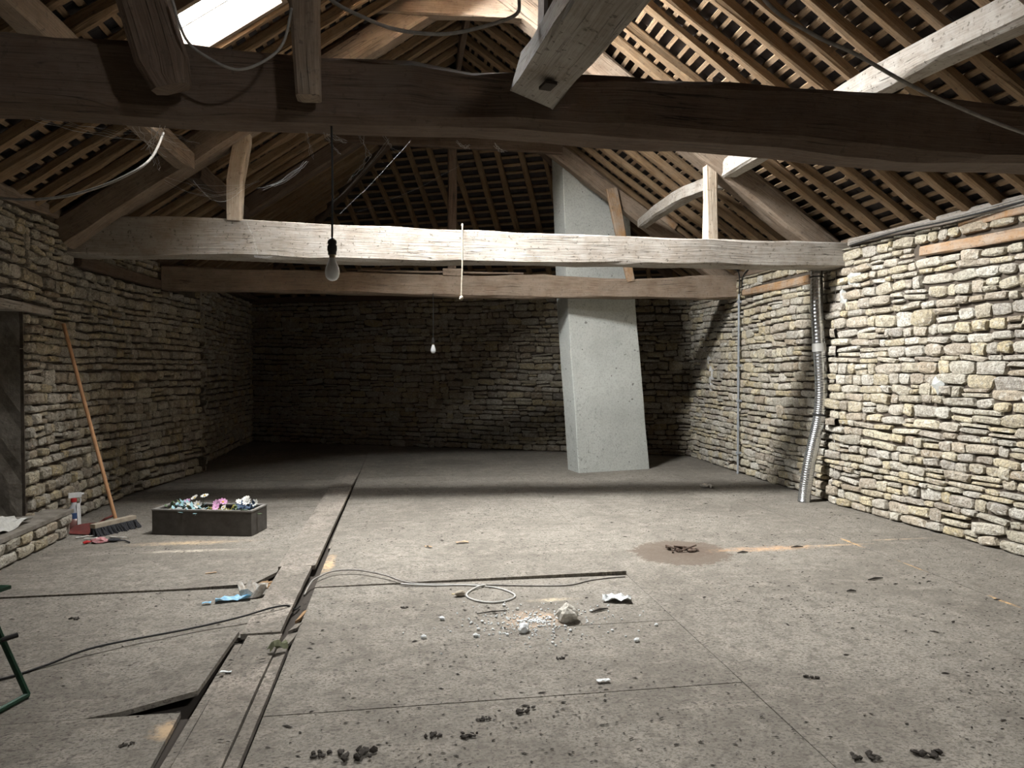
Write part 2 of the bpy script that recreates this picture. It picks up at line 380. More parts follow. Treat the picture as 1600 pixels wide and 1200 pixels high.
# ------------------------------------------------------------------ setting: stone walls
PROTO = []
for k in range(26):
    N = 10; V = []; F = []; jag = [U(.84, 1.06) for _ in range(N)]; rot = U(-.10, .10); px = U(.30, .62); tilt = (U(-.25, .25), U(-.25, .25))
    def sq(a, p): c, s = math.cos(a), math.sin(a); return math.copysign(abs(c)**p, c), math.copysign(abs(s)**p, s)
    for ring, (sc, z) in enumerate(((1, -1.0), (1.0, .15), (.93, .72), (.60, .98))):
        for i in range(N):
            a = 2*math.pi*(i + .5)/N + rot; x, y = sq(a, px)
            j = jag[i] * sc * U(.97, 1.03)
            V.append((x*.5*j, y*.5*j, z + (tilt[0]*x + tilt[1]*y)*.35*(z > 0) + U(-.10, .10)*(ring > 1)))
    V.append((U(-.1, .1), U(-.1, .1), 1.02 + U(-.12, .12)))
    for r_ in range(3):
        for i in range(N): F.append((r_*N+i, r_*N+(i+1) % N, (r_+1)*N+(i+1) % N, (r_+1)*N+i))
    for i in range(N): F.append((3*N+i, 3*N+(i+1) % N, 4*N))
    PROTO.append((V, F))
CAMP = Vector((0, 0, 1.4))
CF = Vector((math.sin(math.radians(8.785)), math.cos(math.radians(8.785)), 0)); CR = Vector((CF.y, -CF.x, 0))
def in_frame(p, m=0):
    d = p - CAMP; z = d.dot(CF)
    if z < .3: return False
    return abs(d.dot(CR)/z) < .727 + m and -.57 - m < (d.z/z) + .02 < .56 + m

def stone_wall(name, poly, top, mat, hmin, hmax, wmin, wmax, skip=None, seed=1, depth=.036, thick=.42, gap=.010, zback=None, wavy=.06, extra=None, breaks=()):
    """poly: plan points, room on the left-hand side when walking along; every stone is laid as a piece proud of the earth mortar"""
    random.seed(seed)
    poly = [Vector((x, y, 0)) for x, y in poly]
    segs = []; L = 0
    for a, b in zip(poly, poly[1:]):
        l = (b-a).length; t = (b-a)/l; segs.append((L, l, a, t, Vector((-t.y, t.x, 0)))); L += l
    def at(u):
        for s in segs:
            if u <= s[0] + s[1] + 1e-6: break
        return s[2] + s[3]*(u - s[0]), s[3], s[4]
    # backing of mortar
    mb = MB()
    zt = zback or top
    if extra is None:
        F = []; V = []
        for p_i, p in enumerate(poly):
            nn = segs[min(p_i, len(segs)-1)][4]
            V += [(p.x, p.y, -.2), (p.x, p.y, zt), (p.x - nn.x*thick, p.y - nn.y*thick, zt + .12), (p.x - nn.x*thick, p.y - nn.y*thick, -.2)]
        for i in range(len(poly)-1):
            for k in range(4): F.append((i*4+k, i*4+(k+1) % 4, (i+1)*4+(k+1) % 4, (i+1)*4+k))
        e = (len(poly)-1)*4
        F += [(3, 2, 1, 0), (e, e+1, e+2, e+3)]
        mb.add(V, F)
    else: extra(mb)
    wall = struct(mb.build(name, M_mortar))
    stones = []
    v = 0.004; sd = U(0, 99)
    while v < top - .02:
        h = U(hmin, hmax)
        if v + h > top: h = max(top - v, .03)
        u = -U(0, .1)
        while u < L:
            w = U(wmin, wmax) * (1.25 if R() < .2 else 1) * (.55 if R() < .18 else 1)
            parts = [(v, h)]
            if h > .085 and R() < .16: k = U(.4, .6); parts = [(v, h*k), (v + h*k, h*(1-k))]
            if u + w > L: w = L - u
            for br in breaks:
                if u < br < u + w: w = br - u
            if w > .035:
                for vv, hh in parts:
                    uc = u + w/2
                    if u < 0: uc = (u + w)/2
                    ww = w if u >= 0 else w + u
                    wob = wavy*noise.noise(Vector((uc*.7, vv*1.5, sd))) + U(-.006, .006)
                    if vv < .05 or vv + hh > top - .04: wob *= .2
                    if ww > .03 and not (skip and skip(uc, vv + hh/2)):
                        hs = hh * (U(.86, 1.02)) * (1.35 if R() < .05 else 1)
                        p, t, nn = at(uc); d = depth*U(.65, 1.6)
                        M = Matrix((t, Vector((0, 0, 1)), nn)).transposed().to_4x4()
                        M = M @ Matrix.Rotation(random.gauss(0, .05), 4, 'Z')
                        M.translation = p + Vector((0, 0, vv + hh/2 + wob)) 
                        stones.append((M @ Matrix.Diagonal((max(ww - gap*U(.5, 1.4), .02)*1.09, max(hs - gap*U(.5, 1.3), .02)*1.11, d, 1)), ww*hh, p + Vector((0, 0, vv)), nn))
            u += w
        v += h
    def score(s):
        d = CAMP - s[2]; l = d.length
        return (1 if in_frame(s[2]) else 0)*s[1]*max(d.dot(s[3])/l, 0)/(l*l)
    stones.sort(key=score, reverse=True)
    mes = {}
    rest = MB()
    for i, (M, a, p, nn) in enumerate(stones):
        k = random.randrange(len(PROTO))
        if i < 298:
            if k not in mes:
                me = bpy.data.meshes.new('stone'); me.from_pydata(PROTO[k][0], [], PROTO[k][1]); me.materials.append(mat); me.update(); mes[k] = me
            o = bpy.data.objects.new('stone', mes[k]); COL.objects.link(o); o.parent = wall; o.matrix_local = M
        else:
            rest.add([M @ Vector(q) for q in PROTO[k][0]], PROTO[k][1])
    if rest.V: stuff(rest.build('small_stones', mat, wall))
    return wall
# right wall, walked from far to near so the room lies on the right -> build from near to far with room on left
wr = stone_wall('wall_right', [(4.64, 1.2), (4.60, 4.55), (4.43, 6.74), (4.50, 6.80), (4.50, 8.9), (4.60, 10.9)], 2.62, M_stone, .048, .118, .09, .29, seed=11, zback=2.68,
     skip=lambda u, v: (2.36 < v < 2.475 and ((u < 4.45 and u > 1.2) or (5.95 < u < 7.2))))
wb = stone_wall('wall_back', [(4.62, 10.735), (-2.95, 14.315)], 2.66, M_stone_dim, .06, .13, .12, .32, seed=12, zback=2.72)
def left_back(mb):
    # backing with the niche cut out: pieces around the opening
    def run(poly, z0, z1, th=.5):
        for (x0, y0), (x1, y1) in zip(poly, poly[1:]):
            V = [(x0, y0, z0), (x1, y1, z0), (x1, y1, z1), (x0, y0, z1), (-3.6, y0, z0), (-3.6, y1, z0), (-3.6, y1, z1 + (.12 if z1 > 2.5 else 0)), (-3.6, y0, z1 + (.12 if z1 > 2.5 else 0))]
            mb.add(V, [(0, 1, 2, 3), (5, 4, 7, 6), (4, 0, 3, 7), (1, 5, 6, 2), (3, 2, 6, 7), (4, 5, 1, 0)])
    run([(-3.02, 6.2), (-3.06, 8.3), (-2.72, 10.1)], -.2, 2.74)
    run([(-2.93, 10.1), (-2.93, 14.4)], -.2, 2.74)
    run([(-2.98, 1.0), (-2.98, 4.3)], -.2, 2.74)
    run([(-2.98, 4.3), (-3.02, 6.2)], 1.95, 2.74)
    run([(-2.98, 4.3), (-3.02, 6.2)], -.2, .2)
    mb.add([(-3.48, 4.2, 0), (-3.48, 6.3, 0), (-3.48, 6.3, 2.1), (-3.48, 4.2, 2.1)], [(3, 2, 1, 0)])
Lw = [(-2.93, 14.4), (-2.93, 10.1), (-2.72, 10.1), (-3.06, 8.3), (-3.02, 6.2), (-2.98, 4.3), (-2.98, 1.0)]
_c = [0]
for a, b in zip(Lw, Lw[1:]): _c.append(_c[-1] + math.hypot(a[0]-b[0], a[1]-b[1]))
u_j, u_j2 = _c[4], _c[5]
wl = stone_wall('wall_left', Lw, 2.68, M_stone_left, .056, .125, .09, .26, seed=13, extra=left_back, depth=.04, gap=.014, breaks=(u_j, u_j2),
     skip=lambda u, v: (u_j + .02 < u < u_j2 and .0 < v < 1.95) or (u_j - .3 < u < u_j2 + .3 and 1.86 < v < 1.97) or (2.36 < v < 2.48 and 4.6 < u < 7.6))
random.seed(21)
# reveal of the niche: rendered jamb, and rough quoin stones
mb = MB()
V = []; F = []
for j in range(13):
    for i in range(6):
        V.append((-3.03 - .09*i, 6.17 + .02*noise.noise(Vector((i*.9, j*.8, 3))), .2 + 1.7*j/12))
for j in range(12):
    for i in range(5): a = j*6+i; F.append((a, a+6, a+7, a+1))
mb.add(V, F); mb.build('jamb_render', M_jamb, wl)
# front gable behind the camera: plain rubble wall, closes the barn
mb = MB(); mb.add([(-3.6, -2.0, -.2), (5.1, -2.0, -.2), (5.1, -2.0, 2.7), (XR, -2.0, 5.7), (-3.6, -2.0, 2.7), (-3.6, -2.4, -.2), (5.1, -2.4, -.2), (5.1, -2.4, 2.7), (XR, -2.4, 5.7), (-3.6, -2.4, 2.7)],
    [(0, 1, 2, 3, 4), (9, 8, 7, 6, 5), (0, 5, 6, 1), (1, 6, 7, 2), (2, 7, 8, 3), (3, 8, 9, 4), (4, 9, 5, 0)])
struct(mb.build('wall_front', M_mortar))
mb = MB()
for x, s in ((4.62, 1), (-2.96, -1)):
    a, b = (x, x + s*.5); mb.add([(a, -2.1, -.2), (b, -2.1, -.2), (b, 1.25, -.2), (a, 1.25, -.2), (a, -2.1, 2.7), (b, -2.1, 2.8), (b, 1.25, 2.8), (a, 1.25, 2.7)],
        [(3, 2, 1, 0), (4, 5, 6, 7), (0, 1, 5, 4), (1, 2, 6, 5), (2, 3, 7, 6), (3, 0, 4, 7)])
struct(mb.build('wall_near_ends', M_mortar)).name = 'wall_near'
# bond timbers let into the walls, wall plates
beam('bond_timber', [((4.57, 2.2, 2.42), .10, .095), ((4.60, 4.55, 2.415), .10, .095), ((4.50, 5.55, 2.425), .10, .085)], M_orange, wr, wob=.005)
beam('bond_timber', [((4.475, 7.2, 2.40), .09, .10), ((4.475, 8.75, 2.41), .09, .085)], M_orange, wr, wob=.005)
beam('wall_plate', [((4.67, .2, 2.665), .18, .10), ((4.64, 4.55, 2.655), .18, .09), ((4.50, 6.5, 2.67), .18, .07)], M_grey, wr, wob=.006)
beam('wall_plate', [((4.56, 6.55, 2.68), .2, .09), ((4.62, 10.75, 2.68), .2, .09)], M_mid, wr, wob=.006)
beam('plate_edge_board', [((4.56, 3.3, 2.575), .03, .055), ((4.54, 5.2, 2.585), .03, .05)], M_orange, wr, wob=.003)
beam('wall_plate', [((-3.06, 1.2, 2.75), .2, .12), ((-3.06, 5.6, 2.74), .2, .12), ((-3.10, 6.9, 2.78), .2, .10)], M_mid, wl, wob=.01)
beam('wall_plate', [((-3.08, 7.0, 2.75), .2, .1), ((-2.85, 14.2, 2.75), .2, .1)], M_brown, wl, wob=.01)
beam('bond_timber', [((-3.01, 7.15, 2.42), .09, .11), ((-2.86, 9.5, 2.42), .09, .11)], M_brown, wl, wob=.006)
beam('lintel', [((-3.12, 4.0, 1.93), .22, .085), ((-3.05, 6.52, 1.885), .2, .06)], M_grey, wl, wob=.012)
beam('wall_plate', [((4.6, 10.80, 2.72), .2, .1), ((-2.9, 14.35, 2.72), .2, .1)], M_brown, wb, wob=.006)
# mortar patches on the right wall
def patch(x, y, z, w, h, mat, nm, nx=(-1, 0, 0), parent=wr):
    mb = MB(); n = 12; V = [(x - .048, y, z)]
    for k in range(n):
        a = 2*math.pi*k/n; q = U(.6, 1.15); V.append((x - .018 + U(-.006, .006), y + w/2*q*math.cos(a), z + h/2*q*math.sin(a)))
    V2 = [(x + .03, v[1], v[2]) for v in V[1:]]
    F = [(0, 1+(k+1) % n, 1+k) for k in range(n)] + [(1+k, 1+(k+1) % n, n+1+(k+1) % n, n+1+k) for k in range(n)]
    mb.add(V + V2, F); mb.build(nm, mat, parent)
patch(4.525, 5.38, 1.27, .13, .16, M_greymortar, 'cement_patch')
patch(4.45, 6.42, 2.33, .26, .2, M_greymortar, 'cement_patch'); patch(4.455, 6.60, 2.14, .13, .3, M_greymortar, 'cement_patch')
patch(4.545, 9.92, 1.34, .16, .34, M_plaster, 'lime_splash'); patch(4.545, 9.90, 1.12, .07, .2, M_plaster, 'lime_splash'); patch(4.545, 9.98, 1.55, .12, .16, M_plaster, 'lime_splash')

# ------------------------------------------------------------------ setting: roof
def hip_z(x, y): return 2.72 + .85 * .904 * ((12.92 - .473*x) - y)
def y_end(x):
    z = ZR - SL*abs(x - XR); return 12.92 - .473*x - (z - 2.72)/.85/.904
mb = MB()
ov = .6; smax = 4.62 + .28
def quad_strip(side, s0, s1, y0, y1, h, th):
    P = []
    for hh in (h, h + th):
        for s, y in ((s0, y0), (s1, y0), (s1, y1 if y1 is not None else None), (s0, y1)):
            q = slope_pt(side, s, 0, hh)
            yy = y if y is not None else y_end(q.x)
            P.append(Vector((q.x, min(yy, y_end(XR + side*CA*s) + .5), q.z)))
    mb.add(P, [(3, 2, 1, 0), (4, 5, 6, 7), (0, 1, 5, 4), (1, 2, 6, 5), (2, 3, 7, 6), (3, 0, 4, 7)])
YB = 14.8
HS, TS = .25, .02
for side, qs in ((-1, (SKY, SKYB)), (1, (SKY2,))):
    s0 = -.35
    for q in qs:
        quad_strip(side, s0, q[0], -2.5, YB, HS, TS)
        quad_strip(side, q[0], q[1], -2.5, q[2], HS, TS); quad_strip(side, q[0], q[1], q[3], YB, HS, TS)
        s0 = q[1]
    quad_strip(side, s0, smax, -2.5, YB, HS, TS)
HN = Vector((.4276, .904, 0)); HCA = 1/math.sqrt(1 + .85**2); HSA = .85*HCA
hipn = Vector((HN.x*HSA, HN.y*HSA, HCA)); HD = Vector((.904, -.4276, 0))
def hip_pt(x, d, h):
    y = 12.92 - .473*x - d/.904
    return Vector((x, y, 2.72 + .85*d)) + hipn*h
P = []
for h in (HS - .02, HS):
    P += [hip_pt(-3.7, -.35, h), hip_pt(5.2, -.35, h), hip_pt(XR + .4, 3.5, h), hip_pt(XR - .4, 3.5, h)]
mb.add(P, [(3, 2, 1, 0), (4, 5, 6, 7), (0, 1, 5, 4), (1, 2, 6, 5), (2, 3, 7, 6), (3, 0, 4, 7)])
ceil = struct(mb.build('ceiling', M_tile))
random.seed(31)
def wood_box(name, a, b, up, w, h, mat, parent): return beam(name, [(a, w, h), (b, w, h)], mat, parent, up, seg=2.2, wob=.004, ch=.06)
# common rafters
def rafter(side, y, skip=None):
    s0, s1 = .02, 4.62 + .1
    x_at = lambda s: XR + side*CA*s
    if y > 9.19:
        s = 0
        while s < 4.7 and y_end(x_at(s)) < y: s += .05
        s0 = s
    if s1 - s0 < .25: return
    spans = [(s0, s1)]
    for k in skip or ():
        if k[2] - .03 < y < k[3] + .03: spans = spans[:-1] + [(spans[-1][0], k[0] - .03), (k[1] + .03, s1)]
    spans = [p for p in spans if p[1] - p[0] > .15]
    w, h = U(.065, .09), U(.075, .095); n = slope_pt(side, 0, 0, 1) - slope_pt(side, 0, 0, 0)
    dy = U(-.03, .03)
    for a, b in spans:
        m = (a + b)/2
        beam('rafter', [(slope_pt(side, a, y - dy, .05), w*.95, h), (slope_pt(side, m, y + U(-.035, .035), .05 - U(0, .015)), w, h), (slope_pt(side, b, y + dy, .05), w*1.1, h)], M_rafter, ceil, n, seg=.35, wob=.013, ch=.2)
ys_r = [8.85 + .31*k for k in range(8)] + [8.5, 8.2, 7.88, 7.58, 7.27, 6.96, 6.45, 6.12, 5.74, 5.46, 5.12, 4.82, 4.54, 4.23, 3.96, 3.65, 3.36, 3.05, 2.75, 2.45, 2.15, 1.85, 1.5, 1.1, .7, .2, -.5, -1.2]
for y in ys_r: rafter(1, y, (SKY2,))
ys_l = [5.76 + .30*k for k in range(27)] + [5.44, 5.12, 4.74, 4.42, 4.1, 3.8, 3.45, 3.1, 2.7, 2.2, 1.7, 1.1, .4, -.4, -1.2]
for y in ys_l: rafter(-1, y, (SKY, SKYB))
# hip rafters and jacks
for side, xe in ((1, 4.43), (-1, XR - 2.613/.7)):
    a = Vector((XR, 9.19, ZR + .02)); b = Vector((xe, 12.92 - .473*xe, 2.74))
    beam('hip_rafter', [(a, .12, .16), (b, .12, .16)], M_brown, ceil, wob=.01)
x = -2.7
while x < 4.5:
    d = 0; q = hip_pt(x, 0, 0)
    while d < 3.05:
        q = hip_pt(x, d, 0); p = Vector((x, 12.92 - .473*x, 0)) - HN*d
        if hip_z(p.x, p.y) > ZR - SL*abs(p.x - XR): break
        d += .04
    if d > .3:
        p0 = Vector((x, 12.92 - .473*x, 2.72)) + hipn*.05; p1 = p0 - HN*(d) + Vector((0, 0, .85*d))
        w = U(.06, .085)
        beam('rafter', [(p0, w, .08), (p0.lerp(p1, .5) + HD*U(-.03, .03), w, .08), (p1, w, .08)], M_rafter, ceil, hipn, seg=.5, wob=.01, ch=.2)
    x += U(.27, .33)
# battens: each length its own piece
BS = .118
def batten_run(side, s, q):
    x = XR + side*CA*s; ye = y_end(x) - .02
    spans = [(-2.2, ye)]
    for k in q:
        if k[0] - .03 < s < k[1] + .03: spans = [(-2.2, k[2] - .03), (k[3] + .03, ye)]
    n = slope_pt(side, 0, 0, 1) - slope_pt(side, 0, 0, 0)
    for a, b in spans:
        y = a
        while y < b - .05:
            e = y + U(2.6, 4.5)
            if b - e < .8: e = b
            j = U(-.010, .010); w = U(.034, .046)
            wood_box('batten', slope_pt(side, s + j, y, .112), slope_pt(side, s + j + U(-.008, .008), e - .006, .112), n, w, .022, M_batten, ceil)
            y = e
k = 0
while .07 + BS*k < 4.75:
    for side, q in ((1, (SKY2,)), (-1, (SKY, SKYB))): batten_run(side, .07 + BS*k, q)
    k += 1
d = .05
while d < 3.0:
    z = 2.72 + .85*d; xr_, xl_ = XR + (ZR - z)/.7, XR - (ZR - z)/.7
    # run along the back slope
    def on(xx): return Vector((xx, 12.92 - .473*xx - d/.904, z)) + hipn*.112
    # intersection with side slopes: x stays as given by slope height
    wood_box('batten', on(xl_), on(xr_), hipn, .04, .022, M_batten, ceil)
    d += .10
# tiles hung on the battens: nearest seen ones single, the rest one part
TW = .17
tile_list = []
def tile_verts(P, eS, eT, n, L=.235, W=TW - .004):
    j = U(-.004, .004); c = P + eT*j
    V = []
    for hh in (0, .012):
        for s, t in ((-.10, -W/2), (-.10 + L, -W/2), (-.10 + L, W/2), (-.10, W/2)):
            V.append(c + eS*s + eT*t + n*(hh + .130 + .075*(s + .1) + U(0, .004)))
    return V
TF = [(3, 2, 1, 0), (4, 5, 6, 7), (0, 1, 5, 4), (1, 2, 6, 5), (2, 3, 7, 6), (3, 0, 4, 7)]
for side, qs in ((1, (SKY2,)), (-1, (SKY, SKYB))):
    eS = slope_pt(side, 1, 0, 0) - slope_pt(side, 0, 0, 0); n = slope_pt(side, 0, 0, 1) - slope_pt(side, 0, 0, 0); eT = Vector((0, 1, 0))
    k = 0
    while .07 + BS*k < 4.78:
        s = .07 + BS*k; y = -2.3 + (TW/2 if k % 2 else 0)
        ye = y_end(XR + side*CA*s)
        while y < ye:
            if not any(q[0] - .10 < s < q[1] + .06 and q[2] - .05 < y < q[3] + .05 for q in qs):
                P = slope_pt(side, s, y, 0); tile_list.append((P, eS, eT, n))
            y += TW
        k += 1
d = .05; k = 0
while d < 3.05:
    z = 2.72 + .85*d; xr_, xl_ = XR + (ZR - z)/.7, XR - (ZR - z)/.7
    x = xl_ - .1 + (.08 if k % 2 else 0)
    while x < xr_ + .1:
        P = Vector((x, 12.92 - .473*x - d/.904, z)); eS = (HN - Vector((0, 0, .85))).normalized()
        tile_list.append((P, eS, HD, hipn)); x += TW*.904
    d += .10; k += 1
def tscore(t):
    p = t[0]; dd = CAMP - p; l = dd.length
    ok = in_frame(p, -.01) and p.x > .9 and not (2.9 < p.y < 3.6)
    return (1 if ok else 0)*abs(dd.dot(t[3]))/l**3
tile_list.sort(key=tscore, reverse=True)
rest = MB()
for i, t in enumerate(tile_list):
    V = tile_verts(*t)
    if i < 298: mesh('tile', V, TF, M_tile, ceil)
    else: rest.add(V, TF)
stuff(rest.build('roof_tiles', M_tile, ceil))
# ridge board, eaves filler
beam('ridge_board', [((XR, -2.2, ZR - .05), .06, .2), ((XR, 9.25, ZR - .05), .06, .2)], M_brown, ceil)
mb = MB()
for side, xw in ((1, 4.95), (-1, -3.45)):
    mb.add([(xw, -2.4, 2.3), (xw + side*.15, -2.4, 2.3), (xw + side*.15, 15, 2.3), (xw, 15, 2.3), (xw, -2.4, 3.0), (xw + side*.15, -2.4, 3.0), (xw + side*.15, 15, 3.0), (xw, 15, 3.0)], TF)
a, b = hip_pt(-3.6, -.25, 0), hip_pt(5.2, -.25, 0)
mb.add([(a.x, a.y, 2.2), (b.x, b.y, 2.2), (b.x + .05, b.y + .12, 2.2), (a.x + .05, a.y + .12, 2.2), (a.x, a.y, 3.0), (b.x, b.y, 3.0), (b.x + .05, b.y + .12, 3.0), (a.x + .05, a.y + .12, 3.0)], TF)
mb.build('eaves_filling', M_mortar, ceil)
# skylights
def glass_mat(nm, tr):
    m = bpy.data.materials.new(nm); m.use_nodes = True; t = m.node_tree; t.nodes.remove(t.nodes['Principled BSDF'])
    a = t.nodes.new('ShaderNodeBsdfTransparent'); a.inputs[0].default_value = (tr, tr, tr*.99, 1); g = t.nodes.new('ShaderNodeBsdfGlossy'); g.inputs['Roughness'].default_value = .05
    x = t.nodes.new('ShaderNodeMixShader'); x.inputs[0].default_value = .06
    t.links.new(a.outputs[0], x.inputs[1]); t.links.new(g.outputs[0], x.inputs[2]); t.links.new(x.outputs[0], t.nodes['Material Output'].inputs[0])
    return m
M_glass = glass_mat('roof_glass', .94); M_dimglass = glass_mat('dimmed_roof_glass', .34)  # second glass tinted dark so the lower pane lets in less light
M_zinc = simple('zinc_grey', (.33, .34, .35), .5, .6)
for i, (side, q) in enumerate(((-1, SKY), (-1, SKYB), (1, SKY2))):
    mb = MB(); c = slope_pt(side, 0, 0, 0); eS = slope_pt(side, 1, 0, 0) - c; n = slope_pt(side, 0, 0, 1) - c
    def obox(s0, s1, y0, y1, h0, h1, mb):
        mb.add([slope_pt(side, s, y, h) for h in (h0, h1) for s, y in ((s0, y0), (s1, y0), (s1, y1), (s0, y1))], TF)
    root = struct(empty('window_%d' % (i + 1), slope_pt(side, (q[0]+q[1])/2, (q[2]+q[3])/2, .1)))
    def fin(o): o.matrix_parent_inverse = root.matrix_world.inverted() if False else Matrix.Translation(-root.location); return o
    e = .035
    for s0, s1, y0, y1 in ((q[0]-e, q[0]+.01, q[2]-e, q[3]+e), (q[1]-.01, q[1]+e, q[2]-e, q[3]+e), (q[0], q[1], q[2]-e, q[2]+.01), (q[0], q[1], q[3]-.01, q[3]+e)):
        f = MB(); obox(s0, s1, y0, y1, .02, .27, f); fin(f.build('frame_side', M_mid, root))
    f = MB(); obox(q[0], q[1], q[3]-.27, q[3]-.255, .10, .13, f); fin(f.build('glazing_bar', M_zinc, root))
    f = MB(); obox(q[0], q[1], q[2], q[3], .236, .240, f); fin(f.build('pane', M_dimglass if i == 1 else M_glass, root))

# ------------------------------------------------------------------ trusses and purlins
random.seed(41)
def principal(side, y, s0, s1, w, h, mat, parent, drop=0, yd=0):
    n = slope_pt(side, 0, 0, 1) - slope_pt(side, 0, 0, 0)
    return beam('principal_rafter', [(slope_pt(side, s0, y, -h/2 - drop), w, h), (slope_pt(side, (s0+s1)/2, y + yd, -h/2 - drop), w, h*1.04), (slope_pt(side, s1, y, -h/2 - drop), w, h*1.1)], mat, parent, n, wob=.012)
# nearest truss (dark brown tie beam across the picture)
t1 = tag(empty('roof_truss', (.7, 3.17, 2.45)), 'nearest roof truss, with a big dark brown tie beam across the top of the picture', 'roof truss')
def kid(o, root): o.matrix_parent_inverse = Matrix.Translation(-root.location); return o
def truss(root, objs):
    for o in objs: kid(o, root)
tops = [(-3.15, 2.76), (-1.55, 2.735), (-.87, 2.735), (-.35, 2.72), (.04, 2.728), (.30, 2.70), (.47, 2.695), (1.0, 2.725), (1.65, 2.725), (2.4, 2.73), (3.0, 2.725), (4.7, 2.73)]
bots = lambda x: 2.445 + .008*math.sin(x*2.1) - (.02 if x > 2.2 else 0)
o = [beam('tie_beam', [((x, 3.04 + .125 + (.05*(x-.6) if x > .6 else 0)*.35, (z + bots(x))/2), .20 + (.05 if x > .4 else 0), z - bots(x)) for x, z in tops], M_brown, t1, seg=.15, wob=.012, ch=.17),
     principal(-1, 3.2, .25, 4.5, .2, .22, M_brown, t1), principal(1, 3.2, .25, 4.5, .2, .22, M_brown, t1),
     beam('post', [((-.375, 2.975, 2.50), .095, .1), ((-.385, 2.97, 2.85), .115, .11), ((-.39, 2.98, 3.6), .14, .13), ((-.39, 3.05, 4.5), .15, .14)], M_mid, t1, up=(0, 1, 0), wob=.008),
     beam('strut', [((-.895, 2.96, 2.50), .13, .12), ((-.925, 2.95, 2.60), .175, .13), ((-1.01, 2.93, 2.92), .19, .14), ((-1.25, 3.0, 3.75), .2, .15)], M_brown, t1, up=(0, 1, 0), wob=.014, ch=.22),
     beam('king_post', [((XR, 3.2, 2.72), .16, .16), ((XR, 3.2, 5.25), .16, .16)], M_brown, t1, up=(0, 1, 0)),
     beam('collar_beam', [((XR - .95, 3.2, 4.55), .14, .18), ((XR + .95, 3.2, 4.55), .14, .18)], M_mid, t1)]
truss(t1, o)
# second truss (pale grey tie beam)
t2 = tag(empty('roof_truss', (.7, 6.85, 2.43)), 'middle roof truss, with the straight pale grey tie beam spanning wall to wall', 'roof truss')
tb = [(-3.15, 6.97, 2.45, 2.81), (-2.0, 6.92, 2.448, 2.80), (-.8, 6.87, 2.43, 2.775), (.3, 6.80, 2.42, 2.745), (1.5, 6.73, 2.43, 2.72), (2.8, 6.65, 2.43, 2.69), (4.55, 6.58, 2.43, 2.685)]
o = [beam('tie_beam', [((x, y + .1, (a + b)/2), .25, b - a) for x, y, a, b in tb], M_grey, t2, seg=.2, wob=.012, ch=.07),
     principal(-1, 6.90, .08, 4.62, .24, .24, M_mid, t2, -.02), principal(1, 6.80, .08, 4.72, .26, .24, M_mid, t2, -.02),
     beam('post', [((-1.545, 6.92, 2.78), .14, .12), ((-1.535, 6.92, 3.15), .15, .12), ((-1.475, 6.92, 3.52), .15, .12), ((-1.475, 6.92, 3.75), .15, .12)], M_pale, t2, up=(0, 1, 0), wob=.014),
     beam('post', [((3.075, 6.76, 2.66), .125, .12), ((3.075, 6.76, 3.1), .13, .12), ((3.065, 6.76, 3.66), .13, .12)], M_pale, t2, up=(0, 1, 0), wob=.01),
     beam('collar_beam', [((-.45, 6.83, 4.86), .13, .24), ((.6, 6.80, 4.87), .13, .24), ((1.75, 6.76, 4.86), .13, .22)], M_mid, t2, wob=.012)]
truss(t2, o)
# third truss
t3 = tag(empty('roof_truss', (.7, 9.1, 2.34)), 'farthest roof truss, its brown tie beam in front of the back wall', 'roof truss')
tb = [(-2.85, 2.35, 2.64), (-1.6, 2.345, 2.63), (-.4, 2.335, 2.60), (.8, 2.325, 2.60), (1.8, 2.325, 2.625), (2.6, 2.34, 2.585), (3.4, 2.35, 2.61), (4.0, 2.355, 2.66), (4.58, 2.36, 2.665)]
o = [beam('tie_beam', [((x, 9.08, (a + b)/2), .22, b - a) for x, a, b in tb], M_mid, t3, seg=.2, wob=.014, ch=.1),
     principal(-1, 9.12, .15, 4.5, .18, .2, M_brown, t3, .0), principal(1, 9.12, .15, 4.75, .18, .2, M_mid, t3, .03),
     beam('king_post', [((.62, 9.1, 2.58), .105, .11), ((.64, 9.1, 5.2), .12, .12)], M_brown, t3, up=(0, 1, 0)),
     beam('collar_beam', [((-.95, 9.0, 4.28), .09, .13), ((2.05, 9.0, 4.26), .09, .13)], M_brown, t3),
     beam('strut', [((2.98, 8.98, 2.56), .10, .06), ((2.86, 9.0, 3.1), .13, .06), ((2.72, 9.02, 3.78), .15, .07)], M_orange, t3, up=(0, 1, 0), wob=.004),
     beam('cleat', [((3.25, 9.15, 3.50), .12, .2), ((3.62, 9.15, 3.28), .12, .3)], M_orange, t3, wob=.01),
     beam('king_post_foot', [((.5, 8.99, 2.63), .08, .10), ((.75, 8.99, 2.63), .08, .10)], M_mid, t3)]
truss(t3, o)
o = beam('plank', [((-.55, 9.1, 2.635), .12, .025), ((1.55, 9.1, 2.645), .12, .025)], M_mid, None, wob=.006)
tag(o, 'thin plank lying on top of the farthest brown tie beam', 'plank')
